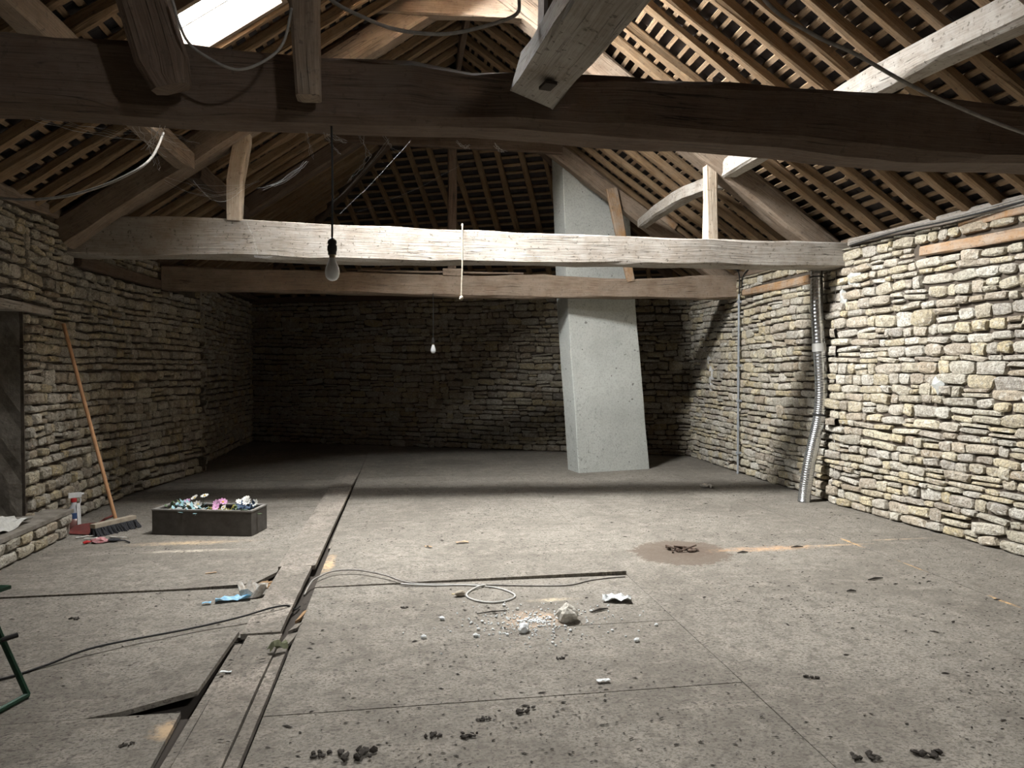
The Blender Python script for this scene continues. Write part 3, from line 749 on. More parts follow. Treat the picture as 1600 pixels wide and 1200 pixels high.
# purlins
o = beam('purlin', [((3.40, .2, 3.22), .18, .2), ((3.36, 1.8, 3.29), .18, .2), ((3.31, 3.32, 3.34), .17, .20), ((3.27, 4.5, 3.40), .17, .19), ((3.25, 5.6, 3.42), .16, .18), ((3.24, 6.70, 3.41), .16, .17)], M_grey, wob=.012)
tag(o, 'stout pale purlin under the right roof slope, crossing the top right corner', 'beam')
o = beam('purlin', [((3.26, 6.92, 3.36), .14, .17), ((3.24, 7.7, 3.42), .14, .17), ((3.18, 8.5, 3.40), .14, .15), ((3.14, 9.02, 3.33), .13, .13)], M_grey, wob=.012)
tag(o, 'curved purlin on the right slope between the middle and farthest trusses', 'beam')
o = beam('purlin', [((-1.96, .0, 3.28), .17, .18), ((-1.96, 3.1, 3.28), .17, .18)], M_brown, wob=.012)
tag(o, 'purlin under the left slope nearer than the big dark tie beam', 'beam')
o = beam('purlin', [((-1.97, 3.32, 3.28), .16, .18), ((-1.95, 6.78, 3.29), .16, .18)], M_mid, wob=.012)
tag(o, 'purlin under the left slope running up to the middle truss', 'beam')
o = beam('purlin', [((-1.95, 7.04, 3.29), .15, .17), ((-1.92, 9.0, 3.29), .15, .17)], M_brown, wob=.012)
tag(o, 'dim purlin under the left slope between the middle and farthest trusses', 'beam')
# heavy timber running from the nearest tie beam towards and past the camera
o = beam('longitudinal_beam', [((.565, 2.99, 2.632), .205, .19), ((.64, 2.4, 2.645), .21, .19), ((.87, .6, 2.68), .22, .2), ((1.1, -1.9, 2.72), .22, .2)], M_grey, up=(.27, 0, .96), wob=.014, seg=.12, ch=.08)
tag(o, 'heavy pitted timber running overhead from the dark tie beam towards the viewer', 'beam')
mb = MB(); mb.box((.575, 2.78, 2.532), (.05, .07, .012), .2); mb.build('mortise', M_under, o)
# hip purlin over the back wall
a, b = hip_pt(.75, 1.0, -.08), hip_pt(2.75, .9, -.08)
o = beam('purlin', [(hip_pt(-1.9, .95, -.09), .13, .13), (hip_pt(3.4, .95, -.09), .13, .13)], M_brown, wob=.01)
tag(o, 'dark purlin under the sloping back end of the roof', 'beam')

# ------------------------------------------------------------------ chimney flue
ch = MB()
lev = [(-.02, 2.34, 3.42, 9.22, 9.46), (2.28, 2.18, 3.19, 9.22, 9.40), (4.55, 2.09, 3.00, 9.22, 9.34)]
V = []
N = 14
for k in range(N + 1):
    z = -.02 + 4.57*k/N
    i = 0 if z < 2.28 else 1
    a, b = lev[i], lev[i+1]; t = (z - a[0])/(b[0] - a[0])
    x0, x1, y0, y1 = [a[j] + (b[j] - a[j])*t for j in (1, 2, 3, 4)]
    q = lambda: U(-.004, .004)
    V += [(x0 + q(), y0 + q(), z), (x1 + q(), y1 + q(), z), (x1 - .06, y1 + .38, z), (x0 - .07 + q(), y0 + .36 + q(), z)]
F = [(k*4+i, k*4+(i+1) % 4, (k+1)*4+(i+1) % 4, (k+1)*4+i) for k in range(N) for i in range(4)] + [(3, 2, 1, 0), (N*4, N*4+1, N*4+2, N*4+3)]
ch.add(V, F)
o = ch.build('chimney_flue', M_conc)
bv = o.modifiers.new('bevel', 'BEVEL'); bv.width = .012; bv.segments = 2; bv.limit_method = 'ANGLE'; bv.angle_limit = .9
tag(o, 'leaning rendered grey chimney flue rising from the floor through the roof', 'chimney')
chim = o
mb = MB(); mb.box((3.0, 9.1, 2.3), (.02, .02, .02))

# ------------------------------------------------------------------ services
M_alu = None
def alu():
    n = NT('aluminium_duct'); n.b.inputs['Metallic'].default_value = 1
    p = n.pos(); w = n.noise(p, 60, 3, .6)
    c = n.mix(w, (.62, .64, .66), (.82, .83, .84))
    return n.out(c, n.bump(w, .25, .004), .27)
M_alu = alu()
M_pvc = simple('grey_pvc', (.33, .35, .37), .5, 0, 20, .3)
M_black = simple('black_rubber', (.022, .021, .020), .6)
M_greyc = simple('grey_cable', (.30, .28, .255), .6, 0, 30, .4)
M_pale_c = simple('pale_cable', (.50, .49, .46), .55, 0, 30, .3)
path = spline([(4.185, 6.86, .0), (4.20, 6.86, .14), (4.245, 6.86, .42), (4.30, 6.86, .66), (4.355, 6.86, .92), (4.37, 6.86, 1.22), (4.345, 6.86, 1.6), (4.325, 6.88, 2.05), (4.325, 6.90, 2.5), (4.325, 6.98, 2.9), (4.325, 7.1, 3.1)], 36)
rr = [.062 + (.0045 if i % 3 == 1 else 0) for i in range(len(path))]
mb = MB(); mb.tube(path, rr, 22)
duct = tag(mb.build('ventilation_duct', M_alu, smooth=True), 'flexible shiny aluminium duct standing bent against the right wall', 'duct')
M_tape = simple('duct_tape', (.45, .44, .41), .5, .3)
def band(z0, z1, mat, nm):
    pts = [p for p in path if z0 <= p.z <= z1]
    m = MB(); m.tube(pts, .071, 22); m.build(nm, mat, duct)
band(.90, .935, M_black, 'strap'); band(1.58, 1.68, M_tape, 'joint_tape'); band(2.36, 2.39, M_black, 'strap')
mb = MB(); mb.tube(spline([(4.42, 6.70, 2.37), (4.42, 6.70, 1.5), (4.415, 6.69, .9), (4.42, 6.69, .35)], 10), .0035, 5)
tag(mb.build('bell_wire', M_pale_c), 'thin pale wire hanging down the wall beside the aluminium duct', 'wire')
cd = tag(empty('conduit', (4.43, 8.84, 0)), 'slim grey conduit running down the right wall beneath the farthest beam', 'conduit')
mb = MB(); mb.tube([(4.43, 8.84, 0), (4.43, 8.84, 2.4)], .014, 10); kid(mb.build('pipe', M_pvc, cd), cd)
mb = MB(); mb.tube(spline([(4.43, 8.84, 2.38), (4.43, 8.83, 2.6), (4.40, 8.83, 2.71), (4.31, 8.84, 2.735)], 6), .009, 8)
mb.tube(spline([(4.45, 8.80, 2.38), (4.46, 8.79, 2.62), (4.49, 8.70, 2.71), (4.5, 8.55, 2.72)], 6), .009, 8); kid(mb.build('cable_bend', M_black, cd), cd)
for z in (.28, .98, 1.45, 2.30):
    mb = MB(); mb.box((4.44, 8.84, z), (.06, .045, .03)); kid(mb.build('clip', M_pvc, cd), cd)
for z in (1.22, .65):
    mb = MB(); mb.tube([(4.43, 8.84, z - .04), (4.43, 8.84, z + .04)], .019, 10); kid(mb.build('coupler', M_pvc, cd), cd)
# cables along the right wall plate
for k, (dz, c) in enumerate(((.0, M_greyc), (-.022, M_black))):
    P = [Vector((4.52 + .012*math.sin(i), 2.6 + .4*i, 2.655 + dz + .006*math.sin(i*1.7 + k))) for i in range(6)] + [Vector((4.44, 5.2, 2.645 + dz)), Vector((4.40, 5.7, 2.66 + dz)), Vector((4.385, 6.2, 2.655 + dz)), Vector((4.385, 6.42, 2.65 + dz))]
    mb = MB(); mb.tube(spline(P, 5), .0085, 7)
    tag(mb.build('cable', c), ('grey' if k == 0 else 'black') + ' cable tacked along the wall plate on top of the right wall', 'cable')
def cable(P, r, mat, label, n=8, name='cable', cat='cable'):
    mb = MB(); mb.tube(spline(P, n), r, 7); return tag(mb.build(name, mat, smooth=True), label, cat)
cable([(-3.1, 5.3, 2.62), (-2.62, 5.1, 2.525), (-2.38, 5.03, 2.505), (-2.12, 5.0, 2.54), (-1.87, 5.05, 2.66), (-1.72, 5.2, 2.84), (-1.80, 5.75, 3.2)], .009, M_greyc, 'pale grey cable sagging above the left wall to the left purlin')
cable([(-.86, 2.86, 2.80), (-.815, 2.87, 2.66), (-.73, 2.88, 2.595), (-.63, 2.88, 2.56), (-.53, 2.88, 2.60), (-.46, 2.89, 2.68), (-.43, 2.90, 2.82)], .0055, M_greyc, 'thin cable looped between the two posts below the skylight')
cable([(-.36, 2.9, 3.0), (-.29, 2.9, 2.875), (-.15, 2.9, 2.805), (-.01, 2.9, 2.765), (.16, 2.9, 2.762), (.30, 2.9, 2.795), (.46, 2.9, 2.86), (.47, 2.85, 2.9)], .0075, M_orange and M_greyc, 'brown cable drooping from the thin post to the heavy pitted timber')
cable([(1.2, 2.6, 3.2), (1.53, 2.86, 3.0), (1.79, 2.9, 2.88), (1.99, 2.9, 2.81), (2.26, 2.9, 2.69), (2.53, 2.92, 2.61), (2.86, 2.93, 2.52), (3.3, 2.95, 2.44)], .0085, M_greyc, 'dark grey cable hanging slantwise across the right end of the dark tie beam')

# bulbs
M_bulb = NT('bulb_glass'); M_bulb.b.inputs['Transmission Weight'].default_value = .2; M_bulb.b.inputs['IOR'].default_value = 1.2
M_bulb = M_bulb.out((.86, .89, .92), None, .12)
M_bake = simple('black_bakelite', (.03, .027, .024), .35)
M_brass = simple('dull_brass', (.30, .25, .16), .4, .8)
def bulb(name, x, y, ztop, zs, sc, label, cordr=.0045):
    root = tag(empty(name, (x, y, ztop)), label, 'light bulb')
    mb = MB(); mb.tube(spline([(x, y, ztop), (x + .003, y, (ztop + zs)/2), (x, y, zs)], 6), cordr, 7); kid(mb.build('cord', M_black, root), root)
    T = Matrix.Translation((x, y, zs)) @ Matrix.Scale(sc, 4)
    mb = MB(); mb.lathe([(.006, .0), (.012, -.006), (.019, -.014), (.020, -.024), (.016, -.030), (.021, -.036), (.021, -.056), (.018, -.062), (.018, -.074)], 16, T); kid(mb.build('socket', M_bake, root, smooth=True), root)
    mb = MB(); mb.lathe([(.012, -.070), (.0135, -.074), (.013, -.092)], 16, T); kid(mb.build('bulb_cap', M_brass, root), root)
    mb = MB(); mb.lathe([(.0135, -.088), (.0155, -.100), (.021, -.114), (.028, -.130), (.0315, -.146), (.0315, -.158), (.028, -.172), (.020, -.183), (.010, -.188), (.001, -.1895)], 24, T); kid(mb.build('bulb', M_bulb, root, smooth=True), root)
bulb('pendant_bulb', -.30, 3.12, 2.45, 1.965, .98, 'large bare bulb hanging on a black cord from the dark tie beam')
bulb('pendant_bulb', .375, 8.94, 2.36, 1.80, 1.05, 'small bare bulb hanging from the farthest tie beam before the back wall')
# rope
M_rope = simple('hemp_rope', (.42, .37, .29), .9, 0, 90, .4)
rp = tag(empty('rope', (.555, 6.66, 2.76)), 'short pale rope hanging knotted over the pale grey tie beam', 'rope')
mb = MB()
P = spline([(.56, 6.80, 2.785), (.558, 6.68, 2.77), (.556, 6.655, 2.70), (.555, 6.655, 2.4), (.545, 6.66, 2.09)], 12)
mb.tube(P, [.007 + .0012*(i % 2) for i in range(len(P))], 7); kid(mb.build('strand', M_rope, rp), rp)
mb = MB(); mb.lump((.545, 6.66, 2.075), (.017, .017, .02), .2, 2); mb.tube([(.54, 6.66, 2.08), (.525, 6.65, 2.06)], .006, 6); kid(mb.build('knot', M_rope, rp), rp)

# ------------------------------------------------------------------ things on the floor, left
random.seed(51)
M_handle = simple('broom_handle_wood', (.48, .27, .14), .5, 0, 12, .3, (.38, .20, .10))
M_block = simple('broom_block', (.42, .36, .28), .8, 0, 20, .3)
M_brist = simple('dark_bristles', (.055, .055, .06), .9, 0, 80, .5)
br = tag(empty('broom', (-2.44, 6.52, 0)), 'push broom with a long orange-brown handle leaning on the left wall', 'broom')
ang = math.atan2(.36, .21)
T = Matrix.Translation((-2.45, 6.5, 0)) @ Matrix.Rotation(ang, 4, 'Z')
mb = MB(); mb.add([T @ Vector((x, y + .03, z)) for z in (.065, .10) for x, y in ((-.2, -.03), (.2, -.03), (.2, .03), (-.2, .03))], TF); kid(mb.build('broom_head', M_block, br), br)
mb = MB()
for i in range(34):
    for j in range(5):
        x, y = -.195 + .39*i/33, -.025 + .0125*j
        a = Vector((x, y + .03, .068)); b = Vector((x + U(-.02, .02), y + .03 + (j - 2)*.018 + U(-.02, .02) - .02, .0))
        mb.tube([T @ a, T @ b], [.006, .009], 4)
kid(stuff(mb.build('bristles', M_brist, br)), br)
mb = MB(); mb.tube([(-2.49, 6.60, .07), (-2.955, 6.74, 1.80)], .0155, 12); kid(mb.build('handle', M_handle, br), br)
# dustpan
M_red = simple('dark_red_plastic', (.16, .035, .03), .5, 0, 20, .4, (.10, .035, .03))
dp = tag(empty('dustpan', (-2.66, 6.55, 0)), 'dark red dustpan lying beside the broom head', 'dustpan')
T = Matrix.Translation((-2.665, 6.49, .004)) @ Matrix.Rotation(-.35, 4, 'Z')
V = []; F = []; n = 14
for ring, (ins, z) in enumerate(((0, .055), (.02, .006), (.024, .010), (.004, .058))):
    for i in range(n + 1):
        a = math.pi*i/n; x, y = math.cos(a)*(.125 - ins), -.10 + (abs(math.sin(a))**.6)*(.22 - ins)
        zz = z if i not in (0, n) else z*.5
        V.append(T @ Vector((x, y, zz)))
for r_ in range(3):
    for i in range(n): F.append((r_*(n+1)+i, r_*(n+1)+i+1, (r_+1)*(n+1)+i+1, (r_+1)*(n+1)+i))
F.append(tuple((n+1) + i for i in range(n+1))); F.append(tuple(2*(n+1) + i for i in range(n, -1, -1)))
kid(mesh('pan', V, F, M_red, dp), dp)
mb = MB(); mb.tube([T @ Vector(p) for p in ((0, .11, .05), (0, .18, .075), (0, .27, .085))], [.012, .011, .013], 8); kid(mb.build('handle', M_red, dp), dp)
# spray bottle
M_bot = simple('murky_bottle', (.17, .10, .085), .25, 0, 10, .3, (.20, .06, .05))
M_blue = simple('blue_label', (.05, .09, .20), .4); M_white = simple('white_plastic', (.74, .74, .73), .45, 0, 30, .2)
M_redcap = simple('red_collar', (.40, .03, .03), .4); M_clear = simple('cloudy_plastic', (.40, .40, .41), .3)
sb = tag(empty('spray_bottle', (-2.83, 6.60, 0)), 'spray bottle with white trigger and red collar by the left wall', 'bottle')
T = Matrix.Translation((-2.83, 6.60, .0)) @ Matrix.Rotation(.5, 4, 'Z') @ Matrix.Diagonal((1.15, .8, 1.25, 1))
mb = MB(); mb.lathe([(.040, 0), (.044, .006), (.044, .09)], 18, T); kid(mb.build('liquid', M_bot, sb, smooth=True), sb)
mb = MB(); mb.lathe([(.0442, .09), (.044, .12), (.036, .15), (.022, .175), (.017, .185), (.017, .20)], 18, T); kid(mb.build('upper_body', M_clear, sb, smooth=True), sb)
mb = MB(); mb.lathe([(.0446, .085), (.0446, .125)], 18, T); kid(mb.build('label', M_blue, sb), sb)
mb = MB(); mb.add([T @ Vector(p) for p in ((.020, -.050, .02), (.045, -.032, .02), (.040, -.028, .19), (.016, -.038, .19), (.018, -.04, .02), (.04, -.022, .02), (.036, -.02, .19), (.014, -.03, .19))], TF); kid(mb.build('white_stripe', M_white, sb), sb)
mb = MB(); mb.lathe([(.019, .198), (.020, .203), (.020, .222), (.016, .226)], 14, T); kid(mb.build('collar', M_redcap, sb), sb)
mb = MB(); mb.box((0, 0, 0), (1, 1, 1), M=T @ Matrix.Translation((.008, 0, .246)) @ Matrix.Diagonal((.085, .028, .034, 1)))
mb.tube([T @ Vector(p) for p in ((.045, 0, .25), (.066, 0, .25))], .009, 8); mb.tube([T @ Vector(p) for p in ((.035, 0, .235), (.045, 0, .21), (.04, 0, .185))], .006, 6)
kid(mb.build('trigger_head', M_white, sb), sb)
# squeezed tube and paper scraps
M_pink = simple('pink_foil', (.55, .35, .36), .4, 0, 40, .5, (.35, .08, .08))
tb_ = tag(empty('crushed_packet', (-2.42, 6.09, 0)), 'crushed pink and red packet on the floor before the broom', 'packet')
mb = MB(); mb.lump((-2.42, 6.09, .022), (.06, .035, .022), .3, 2, .2); kid(mb.build('body', M_pink, tb_), tb_)
mb = MB(); mb.lump((-2.51, 6.07, .014), (.035, .02, .012), .35, 1, .1); kid(mb.build('red_end', M_redcap, tb_), tb_)
mb = MB(); mb.tube([(-2.36, 6.09, .02), (-2.24, 6.10, .012), (-2.18, 6.04, .008)], .006, 5); mb.lump((-2.32, 6.12, .015), (.05, .02, .014), .35, 1, .1); kid(mb.build('strap', M_brist, tb_), tb_)
def scrap(name, x, y, w, l, rz, mat, label, cat='scrap', crumple=.012, nx=5, ny=4, z=.006, group=None):
    V = []; F = []; sd = U(0, 99); T = Matrix.Translation((x, y, z)) @ Matrix.Rotation(rz, 4, 'Z')
    for j in range(ny + 1):
        for i in range(nx + 1):
            u, v = i/nx - .5, j/ny - .5
            V.append(T @ Vector((u*w + U(-.1, .1)*w/nx, v*l + U(-.1, .1)*l/ny, max(0, crumple*(1 + 2.2*noise.noise(Vector((u*4, v*4, sd))))))))
    k = len(V); V += [v + Vector((0, 0, .0025)) for v in V]; w1 = nx + 1
    for j in range(ny):
        for i in range(nx): a = j*w1+i; F += [(a+w1, a+w1+1, a+1, a), (k+a, k+a+1, k+a+w1+1, k+a+w1)]
    edge = [i for i in range(w1)] + [j*w1+nx for j in range(1, ny+1)] + [ny*w1+i for i in range(nx-1, -1, -1)] + [j*w1 for j in range(ny-1, 0, -1)]
    for a, b in zip(edge, edge[1:] + edge[:1]): F.append((a, b, k+b, k+a))
    o = mesh(name, V, F, mat)
    return tag(o, label, cat, group)
M_paper = simple('dusty_paper', (.60, .58, .54), .85, 0, 25, .3)
scrap('paper_scrap', -2.62, 6.30, .13, .02, .45, M_paper, 'slim pale paper scrap lying in front of the dustpan', crumple=.004, ny=1)
scrap('paper_scrap', -2.34, 6.24, .15, .022, -.25, M_paper, 'slim pale strip lying in front of the broom bristles', crumple=.004, ny=1)
scrap('paper_scrap', -2.54, 6.22, .10, .018, .1, M_paper, 'short pale strip between dustpan and crushed packet', crumple=.004, ny=1)

# planter trough with artificial flowers
M_trough = simple('dark_trough', (.060, .052, .045), .75, 0, 9, .5, (.095, .088, .078), .4)
M_rim = simple('dusty_rim', (.27, .255, .235), .85, 0, 14, .3)
M_soil = simple('dry_soil', (.085, .068, .052), .95, 0, 30, .4)
pz = math.atan2(-.20, .83); PT = Matrix.Translation((-2.105, 6.33, 0)) @ Matrix.Rotation(pz, 4, 'Z')
pl = tag(empty('planter_trough', PT @ Vector((.43, .14, 0))), 'long dark trough planter with a dusty rim on the floor', 'planter')
Lp, Dp, Hp = .87, .30, .205
def tb2(mb, x0, x1, y0, y1, z0, z1, ins=0): mb.add([PT @ Vector((x, y, z)) for z in (z0, z1) for x, y in ((x0, y0), (x1, y0), (x1, y1), (x0, y1))], TF)
for nm, q in (('side_panel', (0, Lp, 0, .018)), ('side_panel', (0, Lp, Dp - .018, Dp)), ('end_panel', (0, .018, .018, Dp - .018)), ('end_panel', (Lp - .018, Lp, .018, Dp - .018))):
    mb = MB(); tb2(mb, *q, .004, Hp); kid(mb.build(nm, M_trough, pl), pl)
    r_ = MB(); tb2(r_, q[0] - .004, q[1] + .004, q[2] - .004, q[3] + .004, Hp, Hp + .012); kid(r_.build('rim', M_rim, pl), pl)
mb = MB(); tb2(mb, .018, Lp - .018, .018, Dp - .018, .006, .15); kid(mb.build('soil', M_soil, pl), pl)
M_pet_w = simple('white_petal', (.60, .59, .55), .7); M_pet_p = simple('pink_petal', (.50, .20, .40), .7, 0, 40, .3, (.62, .42, .55)); M_yel = simple('yellow_heart', (.60, .42, .10), .7)
M_leaf = simple('dusty_leaf', (.12, .17, .09), .7, 0, 40, .4); M_teal = simple('faded_teal_leaf', (.22, .36, .38), .7, 0, 40, .3, (.30, .48, .52)); M_moss = simple('dry_moss', (.20, .18, .05), .9, 0, 60, .5); M_navy = simple('dark_blue_petal', (.06, .09, .14), .7)
def petals(mb, c, r, n, tilt):
    nz = Vector((U(-.5, .5), U(-1.0, -.2), U(.5, 1.0))).normalized(); ax = nz.orthogonal().normalized(); ay = nz.cross(ax)
    for k in range(n):
        a = 2*math.pi*k/n + U(-.1, .1); d = ax*math.cos(a) + ay*math.sin(a); s = nz.cross(d)
        P = [c + d*r*.12, c + d*r*.6 + s*r*.3 + nz*tilt*.7, c + d*r + nz*tilt*.8, c + d*r*.6 - s*r*.3 + nz*tilt*.7]
        mb.add(P + [p + nz*.003 for p in P], TF)
    return nz
def flower(root, lx, ly, z, r, mat, centre, stemtop=True, n=9):
    c = PT @ Vector((lx, ly, z))
    r *= 1.15; mb = MB(); nz = petals(mb, c, r, n, r*U(.1, .5)); f = kid(mb.build('flower', mat, root), root)
    if centre:
        mb = MB(); mb.lump(c + nz*.006, (r*.28, r*.28, r*.28), .1, 1); mb.build('heart', centre, f)
    mb = MB(); b = PT @ Vector((lx + U(-.02, .02), ly + U(-.02, .02), .148)); mb.tube([b, (b + c)/2 + Vector((U(-.01, .01), 0, 0)), c], .003, 5); kid(mb.build('stem', M_leaf, root), root)
def leaves(root, lx, ly, n, spread, mat, z0=.16, z1=.22, sz=.03):
    for _ in range(n):
        c = PT @ Vector((lx + U(-spread, spread), ly + U(-.07, .07), U(z0, z1))); a = U(0, 6.28); d = Vector((math.cos(a), math.sin(a), U(-.1, 1.2))); s = Vector((-d.y, d.x, 0))
        P = [c, c + d*sz*.5 + s*sz*.3, c + d*sz, c + d*sz*.5 - s*sz*.3]; mb = MB(); mb.add(P + [p + Vector((0, 0, .002)) for p in P], TF); kid(mb.build('leaf', mat, root), root)
def bunch(label, lx, items, lvs, moss=None):
    root = tag(empty('flower_bunch', PT @ Vector((lx, .14, .15))), label, 'flowers')
    for it in items: flower(root, *it)
    for lv in lvs: leaves(root, *lv)
    if moss:
        mb = MB()
        for _ in range(26): mb.lump(PT @ Vector((moss[0] + U(-.09, .09), moss[1] + U(-.06, .06), U(.155, .20))), (.022, .02, .014), .4, 1)
        kid(mb.build('moss', M_moss, root), root)
bunch('white daisies and mauve blooms on the left of the dark trough', .27,
      [(.16, .16, .225, .030, M_pet_p, None), (.21, .18, .245, .032, M_pet_p, None), (.27, .2, .275, .03, M_pet_w, M_yel), (.26, .10, .225, .034, M_pet_w, M_yel), (.34, .12, .235, .034, M_pet_w, M_yel), (.20, .07, .20, .028, M_pet_w, M_yel),
       (.385, .15, .305, .032, M_pet_w, M_yel), (.41, .06, .19, .032, M_pet_w, M_yel), (.13, .08, .20, .026, M_pet_w, M_yel)],
      [(.25, .10, 40, .12, M_teal, .17, .235, .05), (.2, .13, 26, .12, M_leaf, .17, .25, .045), (.34, .05, 12, .07, M_teal, .18, .21, .05)])
bunch('mauve flowers over dry moss in the middle of the dark trough', .53,
      [(.50, .14, .245, .034, M_pet_p, None), (.535, .17, .25, .036, M_pet_p, M_yel), (.51, .10, .22, .03, M_pet_p, None), (.57, .12, .215, .025, M_pet_w, M_yel), (.61, .07, .19, .022, M_pet_w, M_yel)],
      [(.54, .12, 26, .10, M_moss, .16, .20, .04)], (.53, .1))
bunch('white and dark blue flowers at the right end of the trough', .76,
      [(.70, .14, .255, .034, M_pet_w, None), (.75, .16, .285, .032, M_pet_w, None), (.78, .12, .265, .036, M_pet_w, None), (.83, .16, .25, .032, M_pet_w, None), (.73, .09, .225, .034, M_navy, None), (.77, .07, .215, .034, M_navy, None), (.80, .1, .235, .03, M_navy, None), (.71, .06, .20, .03, M_teal, None)],
      [(.76, .10, 34, .08, M_navy, .17, .26, .05), (.78, .08, 14, .09, M_leaf, .16, .22, .05), (.72, .05, 6, .06, M_pet_w, .2, .215, .04)])

# low stone ledge under the niche, with a crumpled sheet on it
lg = tag(empty('stone_ledge', (-2.9, 5.5, 0)), 'low rubble ledge beneath the niche at the left edge', 'ledge')
mb = MB(); mb.box((-2.93, 5.2, .095), (.26, 2.5, .19)); kid(mb.build('core', M_jamb, lg), lg)
y = 4.0
while y < 6.4:
    for z in (.05, .14):
        w = U(.12, .24); mb = MB(); V, F = random.choice(PROTO)
        Mx = Matrix.Translation((-2.795, y + w/2 + U(-.03, .03), z)) @ Matrix.Rotation(-math.pi/2, 4, 'Z').inverted() @ Matrix.Rotation(math.pi/2, 4, 'X') @ Matrix.Diagonal((w, .085, .035, 1))
        mb.add([Mx @ Vector(v) for v in V], F); kid(mb.build('stone', M_stone_left, lg), lg)
    y += .2
mb = MB(); mb.box((-2.92, 5.2, .20), (.30, 2.52, .03)); kid(mb.build('capping', M_jamb, lg), lg)
M_sheet = simple('dusty_sheet', (.56, .55, .51), .8, 0, 30, .3)
scrap('plastic_sheet', -2.93, 5.55, .18, .8, 0, M_sheet, 'crumpled whitish plastic sheet on the left ledge', 'sheet', .035, 8, 18, .218)

# green metal folding stool at the left edge
M_green = simple('green_enamel', (.018, .055, .033), .4, .2, 30, .4)
st = tag(empty('folding_stool', (-1.85, 3.0, 0)), 'dark green metal stool frame standing at the left edge of the picture', 'stool')
def bar(P, nm, r=.0125, mat=None): m = MB(); m.tube(P, r, 8); kid(m.build(nm, mat or M_green, st), st)
A0, A1 = Vector((-1.585, 3.25, .013)), Vector((-1.745, 2.76, .013)); lean = Vector((-.40, .02, .0))
for k, p in enumerate((A0, A1)): bar([p, p + Vector((-.105, 0, .27)), p + Vector((-.17, 0, .46))], 'leg')
bar([A0, A1], 'runner')
B0, B1 = A0 + Vector((-.42, .06, 0)), A1 + Vector((-.42, .06, 0))
for p in (B0, B1): bar([p, p + Vector((.10, 0, .27)), p + Vector((.17, 0, .46))], 'leg')
bar([B0, B1], 'runner'); bar([A0 + Vector((-.095, 0, .245)), A1 + Vector((-.095, 0, .245))], 'crossbar', .009)
bar([A0 + Vector((-.095, -.01, .245)), A0 + Vector((-.05, .03, .25))], 'hinge_bolt', .011, M_black)
for k in range(5):
    c = (A0 + A1 + B0 + B1)/4; dirv = (A1 - A0).normalized(); m = MB()
    m.box((c.x + (k - 2)*.062, c.y + .0, .475), (.05, .5, .014), math.atan2(dirv.y, dirv.x) - math.pi/2); kid(m.build('seat_slat', M_green, st), st)

# ------------------------------------------------------------------ cables and rubbish on the floor
cable([(-2.5, 3.62, .006), (-1.95, 3.42, .006), (-1.79, 3.45, .008), (-1.66, 3.58, .01), (-1.5, 3.72, .03), (-1.12, 3.94, .02), (-.9, 4.03, .035), (-.82, 4.07, .044), (-.74, 4.12, .05), (-.665, 4.17, .042), (-.63, 4.22, .0), (-.615, 4.32, -.015)], .0055, M_black, 'black cable crossing the left floor into the gap beside the plank')
cable([(-.62, 4.55, -.02), (-.60, 4.66, .012), (-.57, 4.73, .03), (-.47, 4.86, .036), (-.31, 4.86, .036), (-.13, 4.72, .036), (-.02, 4.60, .028), (.08, 4.575, .012), (.3, 4.54, .006), (.53, 4.5, .006), (.8, 4.44, .006), (1.02, 4.41, .006), (1.12, 4.44, .006), (1.21, 4.49, .006), (1.35, 4.525, .006), (1.47, 4.535, .006)], .0055, M_greyc, 'grey cable lying along the raised board edge')
pc = tag(empty('plug_cable', (.5, 4.3, 0)), 'pale cable looped on the floor ending in a small plug', 'cable')
mb = MB(); mb.tube(spline([(-.02, 4.57, .016), (.2, 4.535, .006), (.36, 4.52, .006), (.5, 4.475, .006), (.6, 4.41, .006), (.67, 4.3, .006), (.665, 4.22, .006), (.6, 4.165, .006), (.52, 4.15, .006), (.44, 4.19, .006), (.39, 4.26, .006), (.385, 4.33, .006), (.42, 4.40, .007), (.47, 4.45, .012), (.52, 4.475, .014)], 8), .0062, 7); kid(mb.build('cord', M_pale_c, pc, smooth=True), pc)
mb = MB(); mb.lump((.345, 4.315, .018), (.034, .02, .018), .15, 2, .3); kid(mb.build('plug', simple('dirty_plug', (.30, .26, .2), .6), pc), pc)
for dy in (-.008, .008):
    mb = MB(); mb.tube([(.32, 4.312 + dy, .018), (.29, 4.305 + dy, .018)], .0025, 5); kid(mb.build('pin', M_brass, pc), pc)
M_foam = simple('dirty_foam', (.72, .74, .74), .8, 0, 50, .3, (.52, .53, .52), .4)
M_foamd = simple('old_foam_block', (.58, .55, .49), .85, 0, 30, .4, (.36, .33, .28), .4)
def lumpy(name, x, y, d, label, cat, mat, n=2, jag=.22, group=None, rz=None):
    mb = MB(); mb.lump((x, y, d[2]*.8), d, jag, n, U(0, 3) if rz is None else rz); return tag(mb.build(name, mat), label, cat, group)
lumpy('foam_chunk', .90, 3.80, (.055, .05, .052), 'grey-white lump of old foam beside scattered white crumbs', 'foam', M_foamd, 3, .2)
lumpy('foam_piece', .63, 3.67, (.032, .026, .026), 'white foam piece before the grubby foam lump', 'foam', M_foam)
scrap('tissue', 1.27, 4.08, .17, .09, -.3, M_foam, 'crumpled white tissue by the floor joint right of the cable', 'tissue', .016, 9, 6)
scrap('paper_scrap', .88, 3.02, .06, .022, .1, M_foam, 'small white scrap on the bare floor front centre', crumple=.004)
for x, y, lb in ((.21, 3.92, 'small white foam fleck left of the sawdust patch'), (.10, 3.66, 'white foam fleck farthest left on the middle floor'), (.37, 3.64, 'white foam fleck in front of the sawdust patch'), (1.18, 3.45, 'lone white fleck on the floor below the tissue')):
    lumpy('foam_fleck', x, y, (.016, .013, .011), lb, 'foam', M_foam, 1, .3)
mb = MB()
